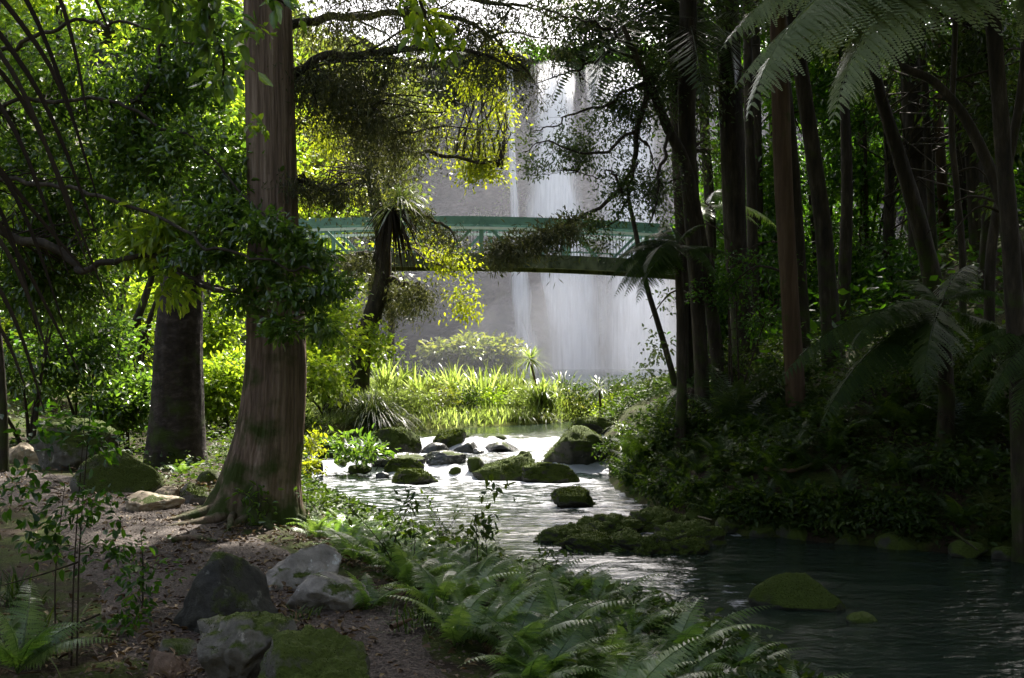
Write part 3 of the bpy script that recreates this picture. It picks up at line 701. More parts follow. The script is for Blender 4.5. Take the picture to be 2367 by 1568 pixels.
# --- main tree
bp = pts_px([(585, 1215, 165), (603, 1120, 158), (625, 1000, 150), (637, 850, 138), (636, 700, 128), (631, 500, 114), (625, 250, 111), (618, 0, 107)], 10.5, up=12)
bp[0, 2] = float(Hf(bp[0, 0], 10.5))-.12
T1 = empty('conifer_tree', (bp[0, 0], 10.5, bp[0, 2]), 'tall thick straight trunk with fibrous brown bark and mossy flared foot beside the path', 'tree')
mb = MB(); sk1 = trunk(mb, bp, 220, 300, .06, 3, .5, 7, .06, .34, fine=52); mb.build('trunk', M['bark_main'], T1)
for k, (a, ln, r0) in enumerate([(200, .9, .07), (235, 1.2, .06), (275, .8, .06), (305, .9, .06), (340, .7, .05), (180, .7, .06), (255, 1.5, .035), (320, 1.3, .04)]):
    a = math.radians(a); q = []
    for j in range(8):
        u = j/7; rr = .2+ln*u; aa = a+.25*math.sin(u*3+k)
        x = bp[0, 0]+rr*math.cos(aa); y = 10.5+rr*math.sin(aa)*.8; q.append([x, y, float(Hf(x, y))+.1*(1-u)**2+.015-.06*u**3])
    mb = MB(); q = spline(np.array(q), 26); tubes(mb, q, r0*(1-np.linspace(0, 1, 26)**1.5*.8), 8); mb.build('root', M['bark_main'], T1)
# limbs with drooping foliage to the right of the trunk
LIMBS = [
 (10.45, [(640, 200), (690, 165), (760, 130), (870, 118), (1000, 110), (1110, 130), (1195, 160)], .055, 1.0),
 (11.2, [(676, 185), (770, 195), (830, 250), (900, 300), (960, 300)], .045, .8),
 (11.6, [(665, 60), (800, 40), (950, 30), (1100, 60), (1180, 130)], .05, .9),
 (10.6, [(680, 420), (730, 430), (780, 450)], .03, .45),
 (11.0, [(670, -60), (820, -40), (1000, -20), (1200, 20)], .05, .9),
]
def drape(mb, q, n, ln, w, out=.18, t=.5, forward=0.25):
    """hanging sprays of narrow leaves along the polyline q"""
    i = rng.integers(0, len(q), n); b = q[i]+rng.normal(size=(n, 3))*np.array([out, out, out*.35])
    per = 9; k = np.repeat(np.arange(n), per)
    L = ln*rng.uniform(.4, 1.15, n)
    tt = rng.random(n*per)
    pos = b[k]+np.stack([rng.normal(size=n*per)*.035, rng.normal(size=n*per)*.035, -tt*L[k]], 1)+(rng.normal(size=(n, 3))*.3)[k]*(tt*L[k])[:, None]*.5
    ax = rng.normal(size=(n*per, 3))*.7+np.array([0, 0, -.9])
    quads(mb, pos, ax, rng.normal(size=(n*per, 3)), w*rng.uniform(.7, 1.5, n*per), w*.2, np.clip(t+rng.normal(size=n)[k]*.25, 0, 1))
for k, (Yl, pl, r0, ln) in enumerate(LIMBS):
    q3 = np.array([P(a, b, Yl+j*.12) for j, (a, b) in enumerate(pl)])
    mb = MB(); q = limb(mb, q3, r0, .008, 30, 8, .05, k)
    L1 = np.concatenate([q])
    subs = []
    for s_ in range(16 if ln > .5 else 6):
        st = q[rng.integers(4, 30)]; d = np.array([rng.normal()*.35+.2, rng.normal()*.6, rng.normal()*.16-.08])*(1.1 if ln > .5 else .5)
        pth = np.array([st, st+d*.5+[0, 0, .05], st+d]); subs.append(limb(mb, pth, .014, .004, 10, 4, .03, s_))
    L1 = np.concatenate([q[3:]]+subs)
    mb.build('limb', M['bark_forest'], T1)
    mb = MB(); drape(mb, L1, 1000 if ln > .5 else 300, .42 if ln > .5 else .2, .055, .13); mb.build('drooping_foliage', M['moss_drape'], T1)
crown_over(T1, [[-2.6, 10.5, 14.2, 4.4, 4.6, 3.4], [0.4, 11, 13.5, 3, 3.5, 2.5]], 1400, 10, M['moss_drape'], .4, .4, sk1[150:], shell=.5)

# --- second dark trunk
bp = pts_px([(405, 1085, 128), (412, 950, 116), (415, 780, 106), (424, 640, 92), (436, 450, 66), (445, 250, 40), (449, 60, 34)], 15.6, up=9)
bp[0, 2] = float(Hf(bp[0, 0], 15.6))-.15
T2 = empty('broadleaf_tree', bp[0, :3], 'stout dark trunk with flaking bark left of and behind the big straight trunk', 'tree')
mb = MB(); sk2 = trunk(mb, bp, 64, 200, .05, 9, .14, 4, .0, .5, fine=16, gn=.1); mb.build('trunk', M['bark_dark'], T2)
mb = MB(); limb(mb, [P(440, 655, 15.6), P(520, 672, 15.2), P(570, 660, 14.8)], .05, .015, 20, 7, .05, 2); mb.build('limb', M['bark_forest'], T2)
crown_over(T2, [[-3.4, 16.8, 14.8, 3.6, 3.0, 1.8], [-.6, 17, 14.6, 2.5, 2.8, 1.6], [-3.2, 21.5, 13, 3.2, 2.4, 2.0]], 850, 10, M['broad'], .26, .34, sk2[120:], shell=.5)  # out-of-view crown, spread towards the falls to shade the path

# --- arching broadleaf tree that fills the left half
TL = empty('broadleaf_tree', on(-5.2, 10.6), 'bushy glossy leaved tree arching from the left across the path and trunks', 'tree')
mb = MB()
g = on(-5.2, 10.6)
sk = [trunk(mb, np.array([[g[0], g[1], g[2]-.15, .16], [g[0]+.1, g[1], 1.2, .13], [g[0]+.05, g[1]+.1, 3, .11], [g[0]+.3, g[1]+.2, 5.5, .08], [g[0]+.2, g[1], 8, .05]]), 20, 60, .06, 4, .3)]
mb.build('trunk', M['bark_forest'], TL)
for k, pl in enumerate([[(-40, 520, 10.7), (70, 560, 10.6), (150, 605, 10.5), (205, 632, 10.4), (265, 602, 10.3), (330, 588, 10.2), (400, 612, 10.0), (470, 660, 9.8), (560, 670, 9.5)],
                        [(-30, 420, 10.7), (120, 430, 10.4), (300, 480, 10), (480, 560, 9.5), (620, 600, 9.2), (720, 640, 9.1)],
                        [(-20, 250, 10.8), (120, 230, 10.8), (280, 250, 10.8), (430, 330, 10.6), (540, 420, 10.2), (640, 520, 9.6)],
                        [(0, 120, 10.8), (160, 60, 10.6), (330, 60, 10.4), (480, 120, 10.2)],
                        [(300, 250, 10.9), (360, 150, 11.2), (420, 60, 11.5), (470, -60, 11.6)]]):
    mb = MB(); sk.append(limb(mb, [P(*a) for a in pl], .045 if k == 0 else .022, .006, 34, 8, .09, k+3)); mb.build('limb', M['bark_forest'], TL)
SKL = np.concatenate(sk[1:])
BL = [pblob(130, 380, 11.8, 230, 200, .5), pblob(330, 330, 11.4, 240, 210, .45), pblob(300, 110, 11.4, 330, 150, .6), pblob(470, 430, 10.6, 190, 170, .4), pblob(120, 620, 12, 190, 150, .5),
      pblob(400, 560, 10.6, 90, 70, .3)]
BL2 = [pblob(520, 500, 9.8, 90, 34, .35), pblob(620, 530, 9.5, 95, 30, .35), pblob(700, 585, 9.4, 80, 30, .3), pblob(760, 660, 9.3, 50, 30, .3), pblob(480, 590, 9.9, 90, 36, .35), pblob(600, 630, 9.6, 90, 30, .35), pblob(690, 690, 9.4, 80, 26, .3), pblob(560, 700, 9.7, 60, 24, .3), pblob(740, 760, 9.3, 36, 24, .25), pblob(650, 760, 9.4, 40, 22, .25)]
mb = MB(); cc = foliage(mb, BL, 4300, 9, .085, .085, .46, .35, .6, ret=True, noise_cut=(1.7, -.13), up=.8)
cc2 = foliage(mb, BL2, 620, 8, .06, .08, .46, .45, .6, ret=True, up=.9); cc = np.concatenate([cc, cc2])
mb.build('crown', M['broad'], TL)
mb = MB(); twigs(mb, SKL, cc, .006, .07); mb.build('twigs', M['twig'], TL)
mb = MB(); foliage(mb, [pblob(385, 530, 10.2, 70, 80, .25), pblob(400, 660, 10.0, 30, 50, .15), pblob(320, 560, 10.3, 60, 40, .2)], 110, 8, .07, .12, .36, .9, .7); mb.build('sunpatch_foliage', M['lit'], TL)  # brighter leaf colour paints a sun patch onto the crown

# --- tree leaning over the camera: leafy sprays along the top edge, its canopy shades the path
TB = empty('broadleaf_tree', on(-4.2, 4.2), 'large leaved tree whose dark sprays hang along the top edge at left', 'tree')
g = on(-4.2, 4.2); mb = MB(); skb = trunk(mb, np.array([[g[0], g[1], g[2]-.15, .2], [g[0]+.1, g[1], 2, .17], [g[0]+.4, g[1]+.3, 5, .14], [g[0]+.8, g[1]+.6, 9, .08]]), 20, 60, .06, 5, .3); mb.build('trunk', M['bark_forest'], TB)
for k, pl in enumerate([[(420, -160, 5.6), (445, -40, 5.9), (490, 50, 6.1), (520, 130, 6.2), (520, 200, 6.3)], [(560, -120, 6), (620, -20, 6.3), (680, 20, 6.5)], [(900, -150, 7), (960, -20, 7.4), (985, 60, 7.5), (1030, 120, 7.6)], [(330, -150, 6), (380, -30, 6.2), (420, 40, 6.4)]]):
    q3 = [P(*a) for a in pl]; mb = MB(); q = limb(mb, q3, .016, .004, 20, 5, .04, k+20); mb.build('limb', M['twig'], TB)
    bl = [[*c, .13, .13, .1] for c in q[5::3]]
    mb = MB(); foliage(mb, bl, 44 if k != 1 else 7, 4, .05, .105, .42, .7, .7); mb.build('hanging_leaves', M['broad'] if k != 2 else M['lit'], TB)
mb = MB(); cc = foliage(mb, [pblob(595, 290, 8.9, 30, 22, .1), pblob(600, 65, 8.9, 40, 30, .1)], 9, 5, .04, .1, .4, .5); mb.build('hanging_leaves', M['lit'], TB)
crown_over(TB, [[-3.6, 6, 8.6, 3.6, 3.2, 1.8], [1.0, 7, 8.8, 3.0, 3.0, 1.6]], 620, 9, M['broad'], .2, .3, skb[40:], shell=.6)

# --- leaning tree near the bridge
bp = pts_px([(822, 862, 50), (838, 800, 46), (862, 725, 43), (885, 640, 38), (882, 540, 33), (862, 420, 28), (868, 300, 24), (890, 180, 18)], 27)
bp[0, 2] = float(Hf(bp[0, 0], 27))-.2
TM = empty('leaning_tree', bp[0, :3], 'leaning tree with moss draped branches standing left in front of the bridge', 'tree')
mb = MB(); skm = trunk(mb, bp, 28, 120, .05, 12, .3, 4, 0, .4); mb.build('trunk', M['bark_forest'], TM)
for k, pl in enumerate([[(880, 520), (940, 490), (1000, 505), (1055, 575)], [(875, 600), (830, 585), (800, 600)], [(890, 640), (940, 655), (990, 672)], [(865, 330), (940, 350), (1010, 345), (1080, 370), (1160, 390)],
                        [(862, 380), (845, 320), (848, 250), (830, 160)], [(884, 560), (900, 690), (930, 680)]]):
    mb = MB(); q = limb(mb, [P(a, b, 27+.25*j*(1 if k % 2 else -1)) for j, (a, b) in enumerate(pl)], .09, .015, 26, 6, .16, k+40); mb.build('limb', M['bark_forest'], TM)
    if k != 3:
        mb = MB(); drape(mb, q[6:], 260, .6, .11, .22); mb.build('drooping_foliage', M['moss_drape'], TM)
mb = MB(); drape(mb, np.array([P(a, b, 26.6) for a, b in ((880, 270), (900, 320), (860, 370), (930, 300), (840, 300), (900, 400), (870, 450), (940, 230))]), 900, .9, .11, .4); mb.build('drooping_foliage', M['moss_drape'], TM)
mb = MB(); cc = foliage(mb, [pblob(1080, 350, 28.5, 95, 65, 1.0), pblob(1020, 300, 28.6, 70, 50, .9), pblob(1115, 395, 28.3, 60, 38, .7), pblob(1010, 600, 28.3, 85, 40, .6), pblob(1075, 690, 28.3, 30, 55, .4), pblob(1120, 200, 29, 70, 60, .8), pblob(1150, 120, 29.5, 50, 60, .7), pblob(1150, 260, 29, 35, 40, .6), pblob(760, 300, 30, 70, 90, 1), pblob(720, 430, 29, 60, 60, .8), pblob(800, 420, 30, 60, 50, .8), pblob(960, 560, 30, 70, 30, .6)], 1800, 9, .2, .105, .5, .3, .6, ret=True, noise_cut=(1.3, -.05))
mb.build('crown', M['yellow'], TM)
mb = MB(); twigs(mb, np.concatenate([skm, spline([P(865, 330, 27), P(1010, 345, 27.5), P(1160, 390, 28)], 20), spline([P(885, 600, 27), P(1010, 610, 28), P(1075, 690, 28.3)], 20)]), cc, .016, .12, .05); mb.build('twigs', M['twig'], TM)

# --- cabbage palm tuft perched by that tree
def rosette(mb, c, n, L, w, bend, lo=-.6, hi=1.0, t=.5):
    a = rng.random(n)*TAU; e = rng.uniform(lo, hi, n)
    d = np.stack([np.cos(a)*np.cos(e), np.sin(a)*np.cos(e), np.sin(e)], 1)
    blades(mb, np.tile(c, (n, 1))+d*.04, d, L*rng.uniform(.7, 1.15, n), w, bend, np.clip(t+rng.normal(size=n)*.2, 0, 1), 5)
def cabbage(name, label, base, h, L, n=70, w=.035, skirt=True, group=None, lean=(0, 0), tuft2=None, mat='tussock'):
    root = empty(name, base, label, 'cabbage tree', group)
    top = np.array(base)+[lean[0], lean[1], h]
    mb = MB(); trunk(mb, np.array([[*base, .035], [*(np.array(base)*.5+top*.5+[.03, 0, 0]), .026], [*top, .024]])-np.array([0, 0, .05, 0]), 10, 20, .05, 2, .3); mb.build('trunk', M['bark_red'], root)
    mb = MB(); rosette(mb, top, n, L, w, .25); mb.build('crown', M[mat], root)
    if skirt:
        mb = MB(); rosette(mb, np.array(base)+[0, 0, h*.0+.35], 40, L*.8, w, .7, -.9, .5, .6); mb.build('dead_skirt', M['deadpalm'], root)
    if tuft2 is not None:
        mb = MB(); rosette(mb, np.array(base)+tuft2, n, L, w, .3); mb.build('lower_tuft', M[mat], root)
    return root
b = P(925, 468, 26); r_ = empty('perched_tuft', b, 'spiky long leaved tuft with brown hanging leaves perched on the leaning tree', 'plant')
mb = MB(); rosette(mb, b, 100, .95, .05, .55, -.5, 1.1); mb.build('green_leaves', M['tussock'], r_)
mb = MB(); rosette(mb, b-np.array([.2, 0, .1]), 90, 1.0, .05, .8, -1.2, -.2); mb.build('dead_leaves', M['deadpalm'], r_)

# --- slim stems left behind
for k, (pl, Yl) in enumerate([([(240, 850, 16), (262, 770, 15), (290, 660, 13), (310, 560, 10)], 19), ([(275, 860, 22), (300, 780, 20), (335, 690, 17), (372, 560, 12)], 19.6), ([(322, 820, 13), (345, 740, 12), (380, 640, 10)], 20.2), ([(8, 985, 20), (2, 850, 18), (-12, 700, 16)], 14)]):
    bp = snap_base(pts_px(pl, Yl, up=4))
    r_ = empty('sapling_tree', bp[0, :3], ['thin leaning stem leftmost of the three in the bright thicket', 'thickest leaning stem in the middle of the bright thicket', 'thin leaning stem nearest the dark trunk in the thicket', 'thin upright stem at the left picture edge behind the path'][k], 'tree')
    mb = MB(); sk_ = trunk(mb, bp, 12, 50, .05, k, .2); mb.build('trunk', M['bark_forest'], r_)
    t_ = bp[-2, :3]; mb = MB(); foliage(mb, [[t_[0], t_[1], t_[2], 1.0, 1.0, .9]], 90, 9, .2, .13, .5, shell=.6); mb.build('crown', M['lit' if k < 3 else 'broad'], r_)

# --- palm frond leaflets hanging at top left (close)
pf = empty('palm_frond', P(-260, -350, 3.3), 'brown drooping palm frond with long diagonal leaflets at the top left corner', 'palm frond')
mb = MB(); q = limb(mb, [P(-420, 760, 3.2), P(-250, 350, 3.2), P(-170, 0, 3.3), P(-120, -350, 3.5)], .02, .012, 20, 8, .0, 1); mb.build('rachis', M['deadpalm'], pf)
PLF = [((-140, -330), (110, -60), (205, 280)), ((-150, -260), (70, 20), (232, 480)), ((-160, -120), (80, 200), (230, 560)), ((-165, -60), (40, 190), (212, 640)), ((-150, -180), (100, 130), (215, 420)),
       ((-180, 40), (20, 280), (160, 640)), ((-190, 130), (20, 420), (212, 645)), ((-200, 180), (20, 430), (150, 760)), ((-215, 260), (5, 530), (190, 875)), ((-230, 330), (0, 560), (118, 840)), ((-260, 420), (-10, 660), (105, 960)),
       ((-280, 480), (-30, 720), (60, 900)), ((-175, -10), (60, 250), (245, 690)), ((-130, -420), (150, -120), (260, 90)), ((-205, 220), (-5, 480), (95, 800))]
mb = MB()
for k, (a, b, c_) in enumerate(PLF):
    y0 = 3.2+.1*rng.normal(); q = spline([P(*a, 3.3), P(*b, y0), P(*c_, y0-.05)], 14)
    n = 14; u = np.linspace(0, 1, n); w = .0078*np.minimum(1, .4+3*u)*(1-u**3)+.001
    tg = nrm(np.gradient(q, axis=0)); s = nrm(np.cross(tg, np.array([.25, 1, .2])))
    nn_ = np.cross(tg, s)
    v = np.stack([q-s*w[:, None]-nn_*w[:, None]*.5, q, q+s*w[:, None]-nn_*w[:, None]*.5], 1); i = np.arange(n*3).reshape(n, 3)
    f = np.concatenate([np.stack([i[:-1, 0], i[:-1, 1], i[1:, 1], i[1:, 0]], -1), np.stack([i[:-1, 1], i[:-1, 2], i[1:, 2], i[1:, 1]], -1)])
    mb.add(v, f, rng.uniform(.1, .9))
mb.build('leaflets', M['deadpalm'], pf)

# --- right hand trunks
RT = [
 ('slim dark trunk standing first right of the waterfall', 'bark_forest', 19, [(1578, 900, 28), (1577, 800, 28), (1578, 600, 29), (1572, 420, 34), (1566, 250, 36), (1560, 100, 36)], 9),
 ('slim dark trunk just right of the first one at the waterfall edge', 'bark_forest', 17.2, [(1622, 880, 34), (1612, 700, 32), (1600, 500, 38), (1588, 300, 40), (1590, 100, 40)], 9),
 ('thickest dark brown trunk in the right hand stand', 'bark_forest', 20, [(1728, 880, 62), (1715, 720, 56), (1700, 560, 52), (1692, 300, 54), (1685, 100, 54), (1680, 0, 52)], 9),
 ('thin dark trunk close behind the thickest right hand one', 'bark_forest', 23, [(1742, 800, 26), (1738, 480, 24), (1732, 300, 22), (1728, 100, 20)], 8),
 ('tawny lit trunk right of the thickest one with its foot on the bank', 'bark_red', 16, [(1843, 1012, 44), (1836, 860, 42), (1824, 660, 40), (1812, 450, 42), (1805, 240, 42)], 9),
 ('dark trunk close behind the tawny one leaning beside it', 'bark_forest', 19, [(1858, 820, 34), (1846, 600, 32), (1830, 380, 32), (1812, 180, 30)], 8),
 ('dark trunk tilting left at its top, right of the tawny one', 'bark_forest', 17.6, [(1930, 830, 46), (1915, 680, 42), (1902, 520, 38), (1880, 360, 36), (1852, 170, 34)], 8),
 ('dark leaning trunk in front of the broad straight trunk at far right', 'bark_forest', 19, [(2172, 720, 44), (2150, 620, 42), (2120, 500, 38), (2075, 350, 32), (2030, 200, 26), (2005, 60, 22)], 7),
 ('broad straight brown trunk at far right behind the leaning one', 'bark_forest', 23, [(2130, 700, 54), (2125, 520, 50), (2112, 330, 48), (2105, 120, 46)], 8),
 ('thin reddish trunk just right of the broad far right trunk', 'bark_red', 25, [(2188, 640, 26), (2180, 470, 24), (2170, 280, 22), (2165, 100, 20)], 8),
 ('thin dark trunk second right of the broad far right trunk', 'bark_forest', 22, [(2160, 640, 20), (2152, 470, 18), (2140, 250, 18), (2132, 80, 16)], 8),
 ('grey tall trunk farthest right near the picture edge', 'bark_forest', 21, [(2270, 660, 44), (2256, 440, 40), (2246, 250, 40), (2238, 60, 38)], 8),
 ('slender trunk left of the thickest right hand one', 'bark_forest', 26, [(1648, 760, 26), (1642, 500, 24), (1630, 320, 24), (1622, 120, 22)], 8),
 ('slim black trunk slanting up to the left at far right', 'bark_forest', 13.5, [(2440, 900, 40), (2400, 720, 36), (2345, 560, 32), (2300, 420, 28), (2235, 280, 24), (2160, 190, 20), (2060, 120, 16)], 5),
 ('slim black forked trunk crossing the slanting one at far right', 'bark_forest', 14, [(2290, 600, 24), (2330, 380, 22), (2362, 200, 20), (2375, 0, 18)], 6),
 ('thin dark sapling trunk in the far right shade', 'bark_forest', 16, [(2225, 600, 16), (2212, 440, 15), (2200, 300, 14), (2206, 120, 13)], 6),
]
RT += [('added shade tree just outside the picture on the right bank', 'bark_forest', 10, [(2700, 700, 70), (2690, 400, 66), (2680, 100, 60)], 7), ('added shade tree beyond the right picture edge up the bank', 'bark_forest', 14, [(2560, 560, 60), (2540, 300, 56), (2530, 60, 50)], 7), ('added shade tree on the near right bank beside the pool out of the picture', 'bark_forest', 6, [(4600, 500, 60), (4600, 0, 60), (4580, -300, 56)], 6)]  # unseen trees added for the shade their crowns cast
for a_, b_ in ((1797, 30), (2116, 31), (2560, 26), (2224, 24), (1752, 24.5), (2000, 36)): RT.append(('tall straight dark trunk added deep inside the right hand stand to shade it', 'bark_forest', b_, [(a_, 700, 30), (a_-6, 300, 28), (a_-10, 0, 26)], 6))  # extra trees added so their high crowns block sun on the right
SHADE_CROWNS = {19: [[7, 30, 12.5, 3.2, 3, 1.8], [5.6, 29, 13.5, 2.4, 2.4, 1.5]], 20: [[10.5, 31, 13, 3.8, 3.2, 2.2]], 21: [[13, 26, 12.5, 4, 3.6, 2.4]], 22: [[9.5, 24, 11.5, 3.6, 3, 2]], 23: [[5.6, 24.5, 11.5, 2.8, 2.6, 1.6], [3.6, 24, 12, 1.8, 2.2, 1.2]], 24: [[11, 37, 16, 4, 3.4, 2.4], [6.5, 36, 15, 3, 3, 2]],  # crowns out of view, placed to keep sun and sky off the right side
 16: [[8, 8.5, 8.5, 3.2, 2.6, 2.0], [5.2, 8, 10.5, 3.4, 3, 1.6], [2.6, 11, 12.5, 2.6, 2.6, 1.4]], 17: [[9, 14, 9, 3.2, 3.2, 2.4], [5.5, 13, 10.5, 3.2, 3, 1.8], [4.6, 14.6, 9.3, 2.6, 2.6, 1.4], [3.6, 17.6, 10.6, 2.4, 2.4, 1.4], [6.5, 11, 8, 2.6, 2.4, 1.4]], 18: [[9, 4, 7, 4.5, 4, 2.6], [5.5, 5, 8, 3, 3.5, 1.8], [9, 0, 7, 4, 4, 3]]}
for k, (lab, mt, Yt, pl, up) in enumerate(RT):
    bp = snap_base(pts_px(pl, Yt, up=up))
    r_ = empty('forest_tree', bp[0, :3], lab, 'tree', 'trees of the dark right hand stand')
    mb = MB(); sk_ = trunk(mb, bp, 28, 110, .06, k*3+1, .25, 4, 0, .4); mb.build('trunk', M[mt], r_)
    for j in range(5):
        mb = MB(); i0 = rng.integers(25, 85); st = sk_[i0]; an = rng.random()*TAU; ln = rng.uniform(.25, 1.3)
        tubes(mb, spline([st, st+np.array([math.cos(an)*ln*.5, math.sin(an)*ln*.5, .12*ln]), st+np.array([math.cos(an)*ln, math.sin(an)*ln, rng.uniform(-.4, .3)*ln])], 8), np.linspace(.022, .006, 8), 5); mb.build('dead_branch', M['twig'], r_)
    tp = bp[-1, :3]
    if k in SHADE_CROWNS: crown_over(r_, SHADE_CROWNS[k], 1500 if k < 19 else 380, 9, M['small'], .28, .3, None, shell=.6); continue
    crown_over(r_, [[tp[0], tp[1], tp[2]-1.2, 2.5, 2.6, 2.0], [tp[0]+rng.normal()*.9, tp[1]-1.2, tp[2]-2.6, 2.1, 2.2, 1.2]], 560, 9, M['small'], .26, .3, sk_[70:], shell=.55)

for k, (bl, lab) in enumerate([([pblob(1830, 30, 21, 100, 80, 1.2), pblob(1960, 80, 21, 110, 80, 1.2), pblob(1900, -40, 21, 140, 60, 1.3)], 'dark crowned tree filling the top edge behind the pale tree fern'), ([pblob(2120, 40, 18, 130, 90, 1.2), pblob(2300, 60, 18, 130, 110, 1.2), pblob(2220, 180, 18.5, 110, 80, 1.0)], 'dark crowned tree filling the top right corner'), ([pblob(2330, 260, 17, 90, 110, .9), pblob(2060, 190, 24, 90, 80, 1.2), pblob(2340, 430, 17, 70, 90, .8)], 'dark leafy tree at the right edge below the top corner')]):
    b0 = bl[1]; g_ = on(b0[0], b0[1]+.4); r_ = empty('forest_tree', g_, lab, 'tree')
    mb = MB(); sk_ = trunk(mb, np.array([[*(g_-np.array([0, 0, .2])), .13], [g_[0]+.1, g_[1], g_[2]*.5+b0[2]*.5, .11], [b0[0], g_[1], b0[2], .07]]), 14, 60, .06, k, .2); mb.build('trunk', M['bark_forest'], r_)
    mb = MB(); cc = foliage(mb, bl, 520, 9, .14, .13, .4, .5, .6, ret=True, noise_cut=(1.0, -.25)); mb.build('crown', M['small'], r_)
    mb = MB(); twigs(mb, sk_, cc, .014, .2); mb.build('twigs', M['twig'], r_)
# --- slim bent stem with broken top, and the arching branch tree in front of the falls
bp = snap_base(pts_px([(1560, 900, 15), (1545, 830, 14), (1520, 745, 13), (1492, 650, 12), (1470, 540, 11), (1452, 455, 9)], 18.5))
r_ = empty('bent_sapling', bp[0, :3], 'thin bent bare stem with broken top rising beside the right falls', 'tree')
mb = MB(); trunk(mb, bp, 10, 60, .04, 5, .1); mb.build('trunk', M['bark_forest'], r_)
mb = MB(); foliage(mb, [pblob(1520, 810, 18.5, 30, 50, .4), pblob(1500, 860, 18.4, 30, 25, .3), pblob(1545, 700, 18.5, 25, 50, .3)], 60, 6, .09, .075, .5); mb.build('crown', M['small'], r_)
g = on(3.3, 17.5)
TA = empty('arching_tree', g, 'sparse small leaved tree whose curved dark branches hang before the waterfall', 'tree')
mb = MB(); ska = trunk(mb, np.array([[g[0], g[1], g[2]-.15, .11], [3.0, 17.4, 2.5, .1], *[[*P(a, b, y), r] for a, b, y, r in ((1590, 400, 17, .085), (1545, 300, 16.8, .075), (1500, 190, 16.5, .06), (1470, 130, 16.3, .045), (1440, 60, 16.2, .03))]]), 14, 90, .05, 6, .2); mb.build('trunk', M['bark_forest'], TA)
AL = [([(1493, 175), (1482, 260), (1476, 330), (1465, 385), (1430, 440), (1385, 485), (1330, 512), (1260, 545), (1190, 570), (1130, 590)], .05, .008),
      ([(1478, 300), (1440, 320), (1400, 345), (1350, 352), (1310, 340), (1260, 330), (1215, 350)], .028, .005),
      ([(1470, 380), (1450, 450), (1425, 505), (1390, 525), (1350, 530)], .022, .005),
      ([(1500, 190), (1450, 210), (1400, 240), (1340, 260), (1280, 285), (1230, 300)], .028, .005),
      ([(1480, 140), (1420, 120), (1360, 150), (1300, 170), (1240, 190)], .03, .005),
      ([(1545, 300), (1530, 380), (1520, 460), (1500, 520)], .03, .006),
      ([(1440, 440), (1420, 400), (1390, 410), (1340, 400)], .02, .005),
      ([(1470, 130), (1400, 60), (1330, 40), (1260, 20)], .03, .005),
      ([(1478, 320), (1510, 360), (1525, 420)], .02, .005)]
qs = []
for k, (pl, r0, r1) in enumerate(AL):
    mb = MB(); qs.append(limb(mb, [P(a, b, 16.5+.12*j*(-1)**k) for j, (a, b) in enumerate(pl)], r0, r1, 34, 7, .07, k+60)); mb.build('limb', M['bark_forest'], TA)
ska = np.concatenate(qs)
mb = MB(); cc = foliage(mb, [pblob(1280, 340, 16.6, 85, 60, .7), pblob(1370, 330, 16.6, 110, 90, .8), pblob(1310, 240, 16.7, 110, 70, .8), pblob(1440, 250, 16.7, 110, 120, .9), pblob(1300, 130, 16.8, 110, 70, .9), pblob(1440, 440, 16.6, 100, 80, .7), pblob(1370, 520, 16.6, 90, 40, .5), pblob(1510, 440, 16.8, 70, 110, .7), pblob(1400, 560, 16.8, 90, 45, .5), pblob(1350, 60, 17, 160, 70, .9), pblob(1510, 200, 17, 70, 110, .9), pblob(1460, 580, 16.9, 70, 50, .5), pblob(1240, 390, 16.6, 35, 30, .3)],
                         2900, 8, .085, .06, .42, .3, .75, ret=True, noise_cut=(1.1, -.2, 8)); mb.build('crown', M['small'], TA)
mb = MB(); twigs(mb, ska, cc, .007, .4, .06, 3); mb.build('twigs', M['twig'], TA)
mb = MB(); dq = spline([P(1320, 515, 16.0), P(1260, 540, 15.9), P(1200, 560, 15.8), P(1140, 580, 15.7)], 30); drape(mb, dq, 330, .3, .09, .15, .55)
foliage(mb, [[*c, .3, .25, .12] for c in dq[::5]], 130, 8, .08, .09, .25, -.3, .8, up=.1); mb.build('mossy_foliage', M['moss_drape'], TA)
# dark foliage in the top right centre belongs to a conifer behind
bp = snap_base(pts_px([(1600, 800, 30), (1605, 500, 28), (1560, 100, 24)], 19.2, up=6))
r_ = empty('conifer_tree', bp[0, :3], 'dark fine leaved tree filling the top edge right of the sky gap', 'tree')
mb = MB(); sk_ = trunk(mb, bp, 14, 60, .05, 7, .2); mb.build('trunk', M['bark_forest'], r_)
mb = MB(); cc = foliage(mb, [pblob(1440, 10, 19, 140, 60, 1.2), pblob(1580, 40, 19, 130, 90, 1.3), pblob(1560, 180, 19, 90, 110, 1), pblob(1330, -30, 19, 110, 60, 1.2), pblob(1640, 200, 20, 60, 120, 1), pblob(1480, 120, 19.3, 120, 60, .8), pblob(1600, 350, 20.5, 70, 120, .8)], 900, 9, .14, .1, .35, .5, .6, ret=True); mb.build('crown', M['small'], r_)
mb = MB(); twigs(mb, sk_, cc, .012, .3); mb.build('twigs', M['twig'], r_)

